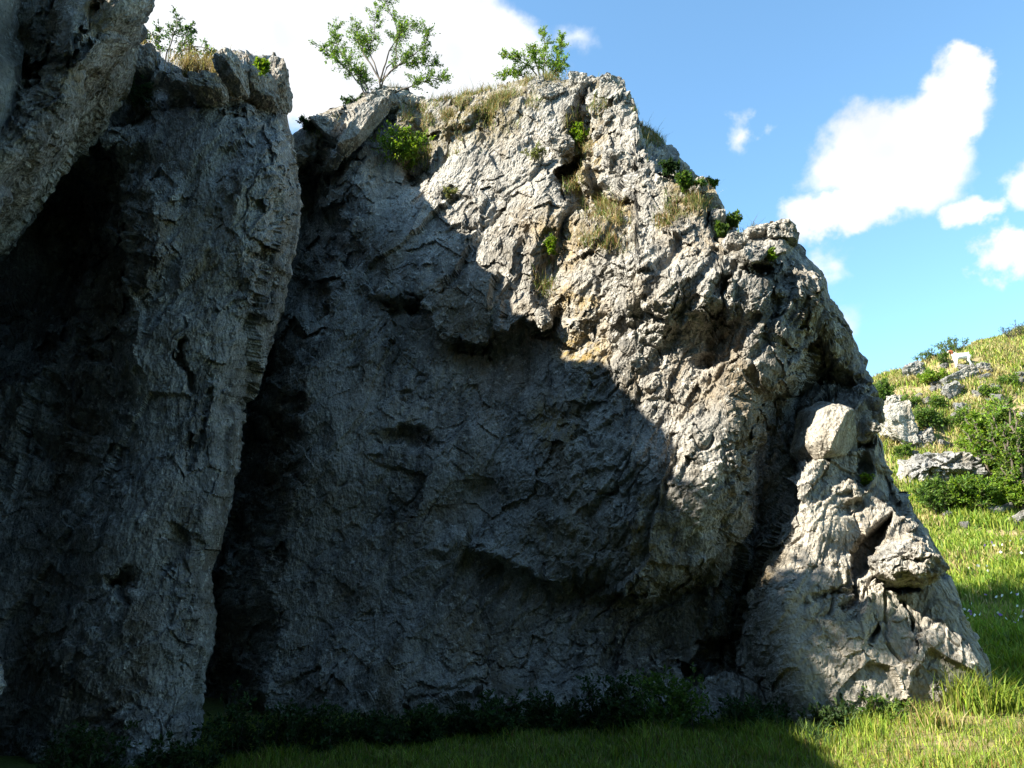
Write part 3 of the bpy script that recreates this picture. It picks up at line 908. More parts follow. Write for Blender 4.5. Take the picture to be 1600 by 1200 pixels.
# ------------------------------------------------------------------ plants
def leaf_material(name, trans=0.45, rough=0.6):
    m, nt, bs, out = node_mat(name)
    at_ = nt.nodes.new('ShaderNodeAttribute'); at_.attribute_name = 'tint'
    nt.links.new(at_.outputs['Color'], bs.inputs['Base Color'])
    bs.inputs['Roughness'].default_value = rough
    bs.inputs['Specular IOR Level'].default_value = 0.25
    tr = nt.nodes.new('ShaderNodeBsdfTranslucent')
    hs = nt.nodes.new('ShaderNodeHueSaturation'); hs.inputs['Saturation'].default_value = 1.1; hs.inputs['Value'].default_value = 1.5
    nt.links.new(at_.outputs['Color'], hs.inputs['Color'])
    nt.links.new(hs.outputs[0], tr.inputs['Color'])
    mx = nt.nodes.new('ShaderNodeMixShader'); mx.inputs[0].default_value = trans
    nt.links.new(bs.outputs[0], mx.inputs[1]); nt.links.new(tr.outputs[0], mx.inputs[2])
    nt.links.new(mx.outputs[0], out.inputs['Surface'])
    return m
LEAF = leaf_material('foliage', 0.42)
GRASS = leaf_material('grass_blades', 0.30)

def bark_material():
    m, nt, bs, out = node_mat('bark')
    tc = nt.nodes.new('ShaderNodeTexCoord').outputs['Object']
    nt.links.new(ramp(nt, tex_noise(nt, mapping(nt, tc, (8, 8, 2)), 2.0, 5, 0.7), [(0.35, (0.045, 0.035, 0.026)), (0.65, (0.15, 0.12, 0.09))]), bs.inputs['Base Color'])
    bs.inputs['Roughness'].default_value = 0.9
    return m
BARK = bark_material()

def unit(v):
    return v / (np.linalg.norm(v, axis=-1, keepdims=True) + 1e-9)

def leaves_mesh(name, pts, dirs, size, cols, r, aspect=0.5):
    """leaf blades: folded diamonds from pts along dirs"""
    n = len(pts)
    d = unit(dirs)
    s = unit(np.cross(d, r.normal(size=(n, 3))))
    nn = np.cross(d, s)
    L = np.asarray(size)[:, None] if np.ndim(size) else np.full((n, 1), size)
    mid = pts + d * L * 0.48 - nn * L * 0.06
    V = np.stack([pts, mid + s * L * aspect * 0.5 + nn * L * 0.10, pts + d * L - nn * L * 0.12, mid - s * L * aspect * 0.5 + nn * L * 0.10], 1).reshape(-1, 3)
    i = np.arange(n)[:, None] * 4
    F = np.concatenate([i + np.array([[0, 1, 2]]), i + np.array([[0, 2, 3]])], 0)
    me = mesh_from(name, V, F, smooth=False)
    add_color(me, np.repeat(cols, 4, 0))
    return me

def blades_mesh(name, pts, h, w, lean, cols, r):
    """grass: two-segment tapering blades"""
    n = len(pts)
    a = r.uniform(0, 2 * math.pi, n)
    side = np.stack([np.cos(a), np.sin(a), 0 * a], -1)
    b = r.uniform(0, 2 * math.pi, n)
    bend = np.stack([np.cos(b), np.sin(b), 0 * b], -1) * (np.abs(r.normal(0, 1, n)) * lean)[:, None]
    up = np.array([0, 0, 1.0])
    h = np.asarray(h)[:, None]; w = np.asarray(w)[:, None] if np.ndim(w) else w
    m = pts + up * h * 0.55 + bend * h * 0.3
    t = pts + up * h * 0.95 + bend * h
    V = np.stack([pts - side * w / 2, pts + side * w / 2, m - side * w * 0.38, m + side * w * 0.38, t], 1).reshape(-1, 3)
    i = np.arange(n)[:, None] * 5
    F = np.concatenate([i + np.array([q]) for q in ([0, 1, 3], [0, 3, 2], [2, 3, 4])], 0)
    me = mesh_from(name, V, F, smooth=False)
    add_color(me, np.repeat(cols, 5, 0))
    return me

def tubes_mesh(name, lines, sides=5):
    """lines: list of (points, radii)"""
    VV, FF, base = [], [], 0
    ang = np.linspace(0, 2 * math.pi, sides, endpoint=False)
    for P, R in lines:
        P = np.asarray(P, float); R = np.asarray(R, float)
        T = unit(np.gradient(P, axis=0))
        ref = np.where(np.abs(T[:, 2:3]) > 0.9, np.array([[1.0, 0, 0]]), np.array([[0, 0, 1.0]]))
        A = unit(np.cross(T, ref)); B = np.cross(T, A)
        ring = P[:, None] + R[:, None, None] * (np.cos(ang)[None, :, None] * A[:, None] + np.sin(ang)[None, :, None] * B[:, None])
        VV.append(ring.reshape(-1, 3)); FF.append(grid_faces(len(P), sides, closed=True) + base)
        base += len(P) * sides
    return mesh_from(name, np.concatenate(VV), np.concatenate(FF))

def curve_pts(P, n):
    P = np.asarray(P, float)
    s = np.concatenate([[0], np.cumsum(np.linalg.norm(np.diff(P, axis=0), axis=1))])
    t = np.linspace(0, s[-1], n)
    Q = np.stack([np.interp(t, s, P[:, k]) for k in range(3)], -1)
    for _ in range(2):
        Q[1:-1] = 0.25 * Q[:-2] + 0.5 * Q[1:-1] + 0.25 * Q[2:]
    return Q

def palette(r, n, cols, jit=0.25):
    c = np.array(cols)[r.integers(0, len(cols), n)]
    return np.clip(c * (1 + r.normal(0, jit, (n, 1))) * (1 + r.normal(0, 0.06, (n, 3))), 0.005, 0.8)

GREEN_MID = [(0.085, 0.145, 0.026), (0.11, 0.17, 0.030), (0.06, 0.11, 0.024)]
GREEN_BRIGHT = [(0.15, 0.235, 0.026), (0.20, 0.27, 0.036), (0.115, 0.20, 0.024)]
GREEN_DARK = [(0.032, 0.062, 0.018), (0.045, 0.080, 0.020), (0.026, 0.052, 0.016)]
DRY = [(0.26, 0.20, 0.085), (0.34, 0.28, 0.13), (0.19, 0.13, 0.05), (0.13, 0.16, 0.035), (0.11, 0.16, 0.032), (0.21, 0.13, 0.055), (0.16, 0.18, 0.05), (0.10, 0.14, 0.03)]
LUSH = [(0.15, 0.22, 0.026), (0.20, 0.27, 0.032), (0.25, 0.28, 0.05), (0.11, 0.18, 0.024)]

def plant(name, label, cat, root_pt, stems, twigs, leaves, lsize, cols, seed, group=None, spread=0.35, r0=0.03, droop=0.0, trunk_name='trunk', crown_name='crown', upper=0.3):
    """woody plant: stems are world polylines; twigs grow from their upper part and carry the leaves"""
    r = np.random.default_rng(seed)
    root = empty(name, root_pt)
    tag(root, label, cat, group)
    lines, lp, ld = [], [], []
    for S in stems:
        Q = curve_pts(S, 14)
        Q[2:] += r.normal(0, 0.012, (12, 3)) * np.linspace(0.3, 1.5, 12)[:, None] * np.linalg.norm(Q[-1] - Q[0])
        lines.append((Q, np.linspace(r0, r0 * 0.22, 14)))
        main = unit(Q[-1] - Q[0])
        for _ in range(twigs):
            k = r.uniform(upper, 1.0); i = min(int(k * 13), 12)
            p0 = Q[i] + (Q[i + 1] - Q[i]) * r.random()
            d = unit(unit(r.normal(size=3)) + 0.6 * main + np.array([0, 0, 0.25 - droop]))
            L = spread * r.uniform(0.5, 1.2) * (1.15 - 0.5 * k)
            p1 = p0 + d * L * 0.5 + r.normal(0, 0.05, 3) * L
            p2 = p1 + unit(d + r.normal(0, 0.35, 3)) * L * 0.5
            T = curve_pts([p0, p1, p2], 5)
            lines.append((T, np.linspace(r0 * 0.26, r0 * 0.08, 5)))
            nl = max(3, int(leaves * r.uniform(0.5, 1.4)))
            tt = r.uniform(0.25, 1.05, nl)
            q = p0 + (p2 - p0) * tt[:, None] + r.normal(0, 0.10, (nl, 3)) * L
            lp.append(q); ld.append(unit(d + r.normal(0, 0.8, (nl, 3)) + np.array([0, 0, -droop])))
    lp = np.concatenate(lp); ld = np.concatenate(ld)
    attach(obj(trunk_name, tubes_mesh(trunk_name, lines), BARK), root)
    cr = obj(crown_name, leaves_mesh(crown_name, lp, ld, lsize * r.uniform(0.6, 1.25, len(lp)), palette(r, len(lp), cols), r), LEAF)
    attach(cr, root)
    return root

def px_line(pts, Y, dy=0.0, r=None):
    out = []
    for k, (u, v) in enumerate(pts):
        out.append(at(u, v, Y + dy * k / max(1, len(pts) - 1)))
    return np.array(out)

# saplings on the summit ridge
Y0 = 15.6
plant('sapling', 'many-stemmed sapling with sparse airy leaves left of the summit ridge', 'tree', at(585, 160, Y0),
      [px_line(s, Y0, dy) for s, dy in [
          ([(592, 165), (594, 125), (615, 95), (624, 60), (606, 18), (598, -22)], .3), ([(592, 165), (594, 125), (640, 88), (664, 70), (668, 45)], -.3),
          ([(592, 160), (596, 125), (575, 88), (584, 50), (590, 10)], .2), ([(580, 165), (566, 130), (540, 95), (524, 65), (522, 42)], .4),
          ([(578, 165), (560, 125), (532, 100), (500, 75)], -.3), ([(594, 128), (622, 100), (660, 96), (680, 102)], .2),
          ([(598, 150), (640, 136), (672, 124), (692, 126)], -.2), ([(594, 125), (612, 70), (640, 36), (652, 52)], 0),
          ([(578, 160), (572, 130), (565, 118), (556, 112)], .1), ([(594, 125), (560, 70), (555, 40)], .3)]],
      40, 40, 0.052, GREEN_MID + GREEN_BRIGHT[:1], 3, spread=0.38, r0=0.024, upper=0.45)
Y0 = 15.9
plant('sapling', 'small bushy light-green sapling near the summit blocks', 'tree', at(845, 128, Y0),
      [px_line(s, Y0, dy) for s, dy in [([(848, 130), (850, 100), (852, 72), (848, 48)], .2), ([(846, 130), (830, 105), (812, 92), (790, 88)], -.2), ([(850, 130), (866, 100), (876, 75), (878, 62)], .3),
                                        ([(840, 128), (815, 118), (795, 116), (785, 120)], 0), ([(848, 130), (838, 100), (832, 78)], -.3), ([(852, 130), (868, 112), (882, 98)], .1)]],
      34, 36, 0.052, GREEN_BRIGHT + GREEN_MID[:1], 5, spread=0.30, r0=0.022, upper=0.35)
plant('sapling', 'dark sparse sapling above the dry grass on the left pillar', 'tree', at(262, 100, 13.4),
      [px_line(s, 13.4, dy) for s, dy in [([(258, 105), (262, 75), (275, 50), (280, 30)], .2), ([(262, 105), (285, 78), (310, 70), (330, 80)], -.2), ([(256, 105), (246, 70), (250, 48)], .2),
                                          ([(262, 105), (290, 62), (300, 42)], .1), ([(270, 105), (305, 95), (332, 92)], 0)]],
      24, 22, 0.060, GREEN_DARK + GREEN_MID[:1], 8, spread=0.28, r0=0.020)
plant('sapling', 'tuft of dark leaves at the lip of the overhang', 'tree', at(205, 75, 13.0),
      [px_line(s, 13.0, 0) for s in [[(205, 80), (208, 62), (214, 52)], [(204, 80), (200, 62), (196, 54)], [(210, 80), (220, 64), (226, 60)]]], 12, 14, 0.08, GREEN_DARK, 9, spread=0.2, r0=0.012)

def ledge_bush(u, v, w, h, cols, seed, label, dy=-0.12, leaf=0.07, nst=6, tw=12, lv=12, name='ledge_shrub', D=None, cat='shrub', group=None, fromgrid=True):
    D = (surf_depth(u, v) if fromgrid else bdepth(u, v)) + dy if D is None else D
    r = np.random.default_rng(seed)
    m = px_m(u, v, D)
    base = at(u, v, D)
    st = []
    for k in range(nst):
        a = r.uniform(-1, 1)
        tip = base + np.array([a * w * m, r.uniform(-0.5, 0.2) * w * m, h * m * (1.0 - 0.45 * a * a) * r.uniform(0.75, 1.1)])
        mid = base + (tip - base) * 0.5 + np.array([a * 0.1 * w * m, 0, 0.12 * h * m])
        st.append(np.array([base + np.array([0, 0.10, -0.05]), base + np.array([a * 0.12 * w * m, 0, 0.1 * h * m]), mid, tip]))
    return plant(name, label, cat, base, st, int(tw * 1.5), int(lv * 1.4), leaf * 0.68, cols, seed + 500, group, spread=0.5 * min(w, h) * m, r0=max(0.006, 0.012 * h * m), trunk_name='stems', crown_name='leaves', upper=0.2)

def surf_depth(u, v, which='buttress'):
    V, U, W, _ = SURF[which]
    k = np.argmin((U - u) ** 2 + (W - v) ** 2)
    return V.reshape(-1, 3)[k, 1]

ledge_bush(622, 250, 44, 44, GREEN_BRIGHT, 21, 'bright green shrub growing from the rim of the shadow on the upper face', leaf=0.10, nst=9, tw=14, lv=11, dy=-0.2)
ledge_bush(640, 268, 16, 60, GREEN_BRIGHT, 22, 'narrow upright green shrub just right of the bright shrub', leaf=0.08, nst=6, tw=10, lv=9, dy=-0.1)
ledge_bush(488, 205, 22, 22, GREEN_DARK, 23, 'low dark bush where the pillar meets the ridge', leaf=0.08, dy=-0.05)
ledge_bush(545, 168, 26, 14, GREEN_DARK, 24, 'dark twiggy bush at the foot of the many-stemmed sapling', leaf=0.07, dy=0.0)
ledge_bush(1075, 292, 26, 18, GREEN_MID, 25, 'leafy green plant on the right shoulder under the skyline', leaf=0.09, dy=-0.1)
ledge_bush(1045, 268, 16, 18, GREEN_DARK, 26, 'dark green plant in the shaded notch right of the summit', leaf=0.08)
ledge_bush(1112, 292, 10, 16, GREEN_MID, 27, 'small plant on the skyline above the right shoulder', leaf=0.08, dy=0.2)
ledge_bush(1145, 354, 14, 22, GREEN_MID, 28, 'leafy plant on the skyline left of the rounded shoulder knob', leaf=0.09, dy=0.1)
ledge_bush(1128, 366, 9, 24, GREEN_MID, 29, 'dark fern-like plant in the crack below the skyline plant', leaf=0.08)
ledge_bush(1206, 402, 12, 12, GREEN_BRIGHT, 30, 'tiny green tuft in the solution hole', leaf=0.06, nst=4, tw=8)
ledge_bush(1356, 752, 13, 12, GREEN_BRIGHT, 31, 'tiny green tuft in the dark niche of the foot pillar', leaf=0.06, nst=4, tw=8)
ledge_bush(905, 225, 18, 34, GREEN_BRIGHT, 32, 'yellow-green plant in the grassy gully below the summit', leaf=0.07)
ledge_bush(862, 395, 12, 32, GREEN_BRIGHT, 33, 'thin green plant low in the gully crack', leaf=0.06)
ledge_bush(835, 245, 16, 20, [(0.2, 0.2, 0.07), (0.12, 0.15, 0.04)], 34, 'pale tuft on the smooth slab left of the gully', leaf=0.05)
ledge_bush(700, 305, 14, 12, [(0.2, 0.2, 0.07), (0.12, 0.15, 0.04)], 35, 'pale tuft on the slab beside the shadow edge', leaf=0.05, nst=4)
ledge_bush(412, 112, 14, 22, GREEN_BRIGHT, 36, 'small lit plant between the summit blocks of the left pillar', leaf=0.07, D=11.7, nst=5)
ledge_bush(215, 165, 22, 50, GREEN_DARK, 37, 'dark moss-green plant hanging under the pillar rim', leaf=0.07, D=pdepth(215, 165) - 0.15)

# dry grass on the crests and ledges
def ledge_grass(name, label, areas, which, n, hts, cols, seed):
    r = np.random.default_rng(seed)
    V, U, W, _ = SURF[which]
    wgt = np.zeros(U.shape)
    for (u, v, ru, rv, g) in areas: wgt = np.maximum(wgt, g * bump(U, W, u, v, ru, rv))
    wgt = wgt * ss(-0.1, 0.25, fbm(V * 1.5, 3, seed))
    p = (wgt / wgt.sum()).ravel()
    idx = r.choice(p.size, n, p=p)
    P = V.reshape(-1, 3)[idx] + r.normal(0, 0.02, (n, 3)) + np.array([0, -0.01, -0.03])
    h = r.uniform(hts[0], hts[1], n) * (0.5 + 1.0 * r.random(n) ** 3)
    me = blades_mesh(name, P, h, 0.010, 0.7, palette(r, n, cols, 0.3), r)
    return tag(obj(name, me, GRASS), label, 'grass', kind='stuff')

ledge_grass('dry_grass', 'dry straw-coloured grass along the buttress crest and ledges',
            [(735, 170, 130, 48, 1.3), (650, 215, 40, 60, 1.2), (700, 235, 60, 30, .8), (850, 128, 110, 14, .9), (905, 215, 30, 50, .8), (890, 290, 30, 30, .8), (945, 335, 50, 24, .7), (940, 375, 60, 16, .5),
             (1080, 310, 55, 26, .5), (1040, 330, 26, 36, .4), (1150, 355, 40, 14, .8), (850, 430, 22, 40, .6), (620, 150, 30, 20, .6), (500, 200, 40, 20, .5), (1020, 215, 30, 30, .6), (960, 175, 50, 20, .3)],
            'buttress', 40000, (0.04, 0.26), DRY, 61)
ledge_grass('dry_grass', 'golden dry grass on top of the left pillar', [(285, 108, 75, 16, 1.0), (340, 110, 30, 14, .8), (220, 70, 30, 10, .5)], 'pillar', 5000, (0.15, 0.40), DRY[:3] + [(0.2, 0.2, 0.05)], 62)

# ------------------------------------------------------------------ the hillside
def ground_hit(u, v, ymin=8.0, ymax=60.0):
    Y = np.linspace(ymin, ymax, 1500)
    P = at(np.full(1500, float(u)), np.full(1500, float(v)), Y)
    g = ground_z(P[:, 0], P[:, 1])
    k = np.nonzero(P[:, 2] <= g)[0]
    return P[k[0]] if len(k) else P[-1]

def project(P):
    d = P - EYE
    f = d[..., 1] * math.cos(PITCH) + d[..., 2] * math.sin(PITCH)
    up = -d[..., 1] * math.sin(PITCH) + d[..., 2] * math.cos(PITCH)
    return 800 + FPX * d[..., 0] / f, 600 - FPX * up / f

r = np.random.default_rng(77)
def scatter(n, x0, x1, y0, y1, test):
    out = []
    while sum(len(o) for o in out) < n:
        x = r.uniform(x0, x1, n); y = r.uniform(y0, y1, n)
        P = np.stack([x, y, ground_z(x, y)], -1)
        out.append(P[test(P)])
    return np.concatenate(out)[:n]

# meadow on the slope
def on_hill(P):
    u, v = project(P)
    keep = (u > 1300) & (u < 2050)
    return keep & (r.random(len(P)) > 0.85 * hill_bare(P[:, 0], P[:, 1]))
P = scatter(150000, 5, 46, 11, 42, on_hill)
dist = P[:, 1]
Q = P * np.array([1, 1, 0])
dry = np.clip(ss(27, 34, dist) * 0.5 + 0.5 * ss(0.0, 0.4, fbm(Q * 0.5, 3, 5)) * ss(14, 20, dist), 0, 1)
cols = np.where((r.random(len(P)) < dry)[:, None], palette(r, len(P), [(0.30, 0.25, 0.10), (0.22, 0.20, 0.06), (0.36, 0.31, 0.14)]), palette(r, len(P), LUSH))
h = r.uniform(0.14, 0.38, len(P)) * (0.7 + 0.6 * ss(-0.3, 0.4, fbm(Q * 0.6, 2, 15)))
tag(obj('meadow_grass', blades_mesh('meadow_grass', P, h, 0.016 + 0.0011 * dist, 0.5, cols, r), GRASS), 'green and straw meadow grass on the sunny hillside', 'grass', kind='stuff')

# flower heads in the meadow
P = scatter(70, 6, 26, 14, 25, lambda P: (project(P)[0] > 1440) & (project(P)[0] < 1640) & (fbm(P * 0.5, 2, 33) > 0.25))
n = len(P)
wh = r.random(n) < 0.8
fc = np.where(wh[:, None], np.array([[0.75, 0.75, 0.68]]), np.array([[0.36, 0.22, 0.50]])) * r.uniform(0.8, 1.1, (n, 1))
tag(obj('meadow_flowers', leaves_mesh('meadow_flowers', P + np.array([0, 0, 1]) * r.uniform(0.25, 0.42, (n, 1)), r.normal(size=(n, 3)) * 0.4 + np.array([0, -0.6, 0.6]), r.uniform(0.06, 0.11, n), fc, r, 0.9), GRASS),
    'scattered white and lilac flower heads in the meadow', 'flowers', kind='stuff')

# outcrops and boulders
def outcrop(name, label, u, v, w, h, seed, mat=ROCK_GREY, depth=None, rot=0, res=26, sink=0.25, cat='rock', group=None, detail=2.0):
    g = ground_hit(u, v + h * 0.8)
    Yd = g[1] + 0.3
    m = px_m(u, v, Yd)
    o = lump(name, at(u, v, Yd), (w * m, depth or (w + h) * 0.5 * m, h * m), seed, mat, None, res=res, rot=rot, detail=detail)
    return tag(o, label, cat, group)
outcrop('boulder', 'grey boulder on the skyline left of the goat', 1430, 581, 20, 15, 301, rot=20, cat='boulder')
outcrop('rock_outcrop', 'pale cream slab on the slope right beside the buttress edge', 1402, 668, 22, 42, 302, ROCK_PALE, rot=12, detail=1.2)
outcrop('rock_outcrop', 'small cracked pale rock above the cream slab', 1398, 632, 16, 14, 303, ROCK_PALE)
outcrop('rock_outcrop', 'broad grey rock outcrop in the middle of the slope', 1480, 736, 66, 28, 304, rot=-12, detail=2.6)
outcrop('rock_outcrop', 'rounded light grey rock right of the broad outcrop', 1542, 722, 20, 15, 305, rot=-12)
outcrop('rock_outcrop', 'grey rock shelf under the goat', 1497, 592, 30, 10, 306, rot=28, detail=1.8)
outcrop('rock_outcrop', 'grey broken rock in the gap below the goat', 1487, 612, 16, 14, 307, rot=30, detail=1.8)
outcrop('boulder', 'mossy grey boulder right of the goat', 1534, 576, 9, 10, 308, cat='boulder')
outcrop('rock_outcrop', 'yellowish mossy rock between cream slab and broad outcrop', 1436, 690, 26, 13, 309, rot=24)
outcrop('rock_outcrop', 'pale flat stones beside the meadow path', 1585, 795, 18, 5, 310, ROCK_PALE)
outcrop('rock_outcrop', 'small grey rock poking out below the yellowish rock', 1505, 642, 14, 12, 311)
stone_me = []
for k in range(5):
    o = lump('stone', (0, 0, -50), (1, 1, 0.75), 330 + k, ROCK_GREY, None, res=6, detail=1.3)
    stone_me.append(o.data); bpy.data.objects.remove(o)
spots = [(1455 + r.uniform(0, 150), r.uniform(572, 655)) for _ in range(46)] + [(r.uniform(1400, 1480), r.uniform(600, 720)) for _ in range(10)] + [(r.uniform(1480, 1600), r.uniform(780, 830)) for _ in range(10)]
marks = [((1504, 570), 'the white goat'), ((1430, 585), 'the grey skyline boulder'), ((1534, 580), 'the mossy boulder'), ((1478, 728), 'the broad outcrop'), ((1402, 660), 'the cream slab'),
         ((1560, 640), 'the top of the tall bushy tree'), ((1585, 800), 'the flat path stones'), ((1600, 570), 'the right edge of the frame'), ((1487, 615), 'the broken rock under the goat'), ((1500, 800), 'the green thickets')]
used = set()
for k, (u, v) in enumerate(spots):
    if 1485 < u < 1525 and v < 580: continue
    g = ground_hit(u, v)
    if g[1] > 50: continue
    s = r.uniform(0.08, 0.24) * (1.35 if r.random() < 0.2 else 1)
    wide = r.uniform(0.8, 1.6)
    (mu, mv), mark = min(marks, key=lambda q: (q[0][0] - u) ** 2 + (q[0][1] - v) ** 2)
    side = ('left of' if u < mu else 'right of') if abs(u - mu) > abs(v - mv) else ('above' if v < mv else 'below')
    far = 'just ' if math.hypot(u - mu, v - mv) < 28 else ''
    look = ('tiny' if s < 0.12 else 'small' if s < 0.18 else 'fist-sized' if s < 0.22 else 'large') + (' flat' if wide > 1.3 else ' chunky' if wide < 1.0 else '')
    look = look.replace('fist-sized', 'middling')
    label = f'{look} pale limestone stone {far}{side} {mark}'
    if label in used: continue
    used.add(label)
    o = bpy.data.objects.new('stone', stone_me[k % 5]); COL.objects.link(o)
    o.location = g + np.array([0, 0, s * 0.35]); o.scale = (s * wide, s, s); o.rotation_euler = (r.uniform(-.4, .4), r.uniform(-.4, .4), r.uniform(0, 6.28))
    tag(o, label, 'stone', 'pale stones scattered over the hillside')

# shrubs and small trees on the slope
def shrub(u, v, w, h, cols, seed, label, leaf=0.16, nst=8, tw=16, lv=14, name='hillside_shrub', cat='shrub', back=0.0):
    g = ground_hit(u, v)
    Yd = g[1] + back
    g = np.array([g[0], Yd, float(ground_z(g[0], Yd))])
    rr = np.random.default_rng(seed)
    m = px_m(u, v, Yd)
    st = []
    for k in range(nst):
        a = rr.uniform(-1, 1); d = rr.uniform(-1, 1)
        tip = g + np.array([a * w * m * 0.85, d * w * m * 0.7, h * m * (1 - 0.4 * a * a - 0.15 * d * d) * rr.uniform(0.7, 1.0)])
        b0 = g + np.array([a * w * m * 0.25, d * w * m * 0.2, -0.1])
        st.append(np.array([b0, b0 + (tip - b0) * 0.35 + np.array([0, 0, 0.12 * h * m]), b0 + (tip - b0) * 0.75 + np.array([0, 0, 0.1 * h * m]), tip]))
    return plant(name, label, cat, g, st, int(tw * 1.4), int(lv * 1.3), leaf * 0.72, cols, seed + 900, spread=0.42 * min(w * 1.2, h) * m, r0=0.018 * h * m + 0.012, upper=0.25)
shrub(1560, 765, 46, 155, GREEN_BRIGHT, 401, 'tall bright green bushy tree on the right of the slope', leaf=0.17, nst=22, tw=22, lv=16, name='hillside_tree', cat='tree')
shrub(1602, 800, 40, 190, GREEN_BRIGHT + GREEN_MID, 402, 'bright green tree cut by the right edge of the frame', leaf=0.17, nst=20, tw=22, lv=16, name='hillside_tree', cat='tree')
shrub(1470, 800, 34, 52, GREEN_MID, 403, 'green thicket beside the buttress below the broad outcrop', nst=14, tw=20, lv=16)
shrub(1520, 798, 40, 56, GREEN_MID + GREEN_BRIGHT, 404, 'green thicket below the rounded light grey rock', nst=16, tw=20, lv=16)
shrub(1575, 795, 36, 50, GREEN_BRIGHT, 405, 'light green thicket at the foot of the tall bushy tree', nst=14, tw=20, lv=16)
shrub(1384, 634, 16, 46, GREEN_MID, 406, 'dark green bush against the buttress skyline edge', nst=10, tw=18)
shrub(1452, 672, 26, 36, GREEN_MID, 407, 'olive bush in the middle of the rocky slope', nst=10, tw=18)
shrub(1532, 690, 22, 44, GREEN_MID + GREEN_BRIGHT, 408, 'green bush left of the tall bushy tree', nst=10, tw=18)
shrub(1447, 572, 22, 26, GREEN_MID, 409, 'thin bush on the skyline above the grey boulder', nst=9, tw=12, lv=9, leaf=0.12)
shrub(1474, 570, 12, 22, GREEN_MID, 410, 'small bush on the skyline just left of the goat', nst=7, tw=12, lv=9, leaf=0.12)
shrub(1514, 556, 26, 30, GREEN_MID, 411, 'spreading twiggy bush on the skyline behind the goat', nst=10, tw=12, lv=8, leaf=0.12, back=1.2)
shrub(1586, 530, 24, 24, GREEN_DARK, 412, 'bare twiggy bush on the skyline at the right edge', nst=10, tw=10, lv=4, leaf=0.10)
shrub(1462, 600, 22, 26, GREEN_BRIGHT, 413, 'light green bush below the skyline left of the goat', nst=9, tw=14)
shrub(1418, 592, 10, 18, GREEN_MID, 414, 'small bush left of the grey skyline boulder', nst=7, tw=10, lv=8, leaf=0.12)
shrub(1500, 735, 22, 20, GREEN_MID, 415, 'low bush growing on the broad outcrop', nst=7, tw=10)

for k, (u, v, w, h, lab) in enumerate([(1425, 640, 16, 26, 'green bush above the cracked pale rock'), (1500, 668, 20, 24, 'olive bush above the broad outcrop'), (1578, 606, 20, 22, 'low green bush on the upper slope at the right'),
                                       (1545, 622, 16, 20, 'low green bush below the mossy boulder'), (1470, 640, 16, 22, 'yellow-green bush under the skyline rocks'), (1415, 720, 14, 30, 'bush squeezed between buttress edge and broad outcrop')]):
    shrub(u, v, w, h, GREEN_MID + GREEN_BRIGHT[:1], 430 + k, lab, nst=8, tw=13, lv=11, leaf=0.13)

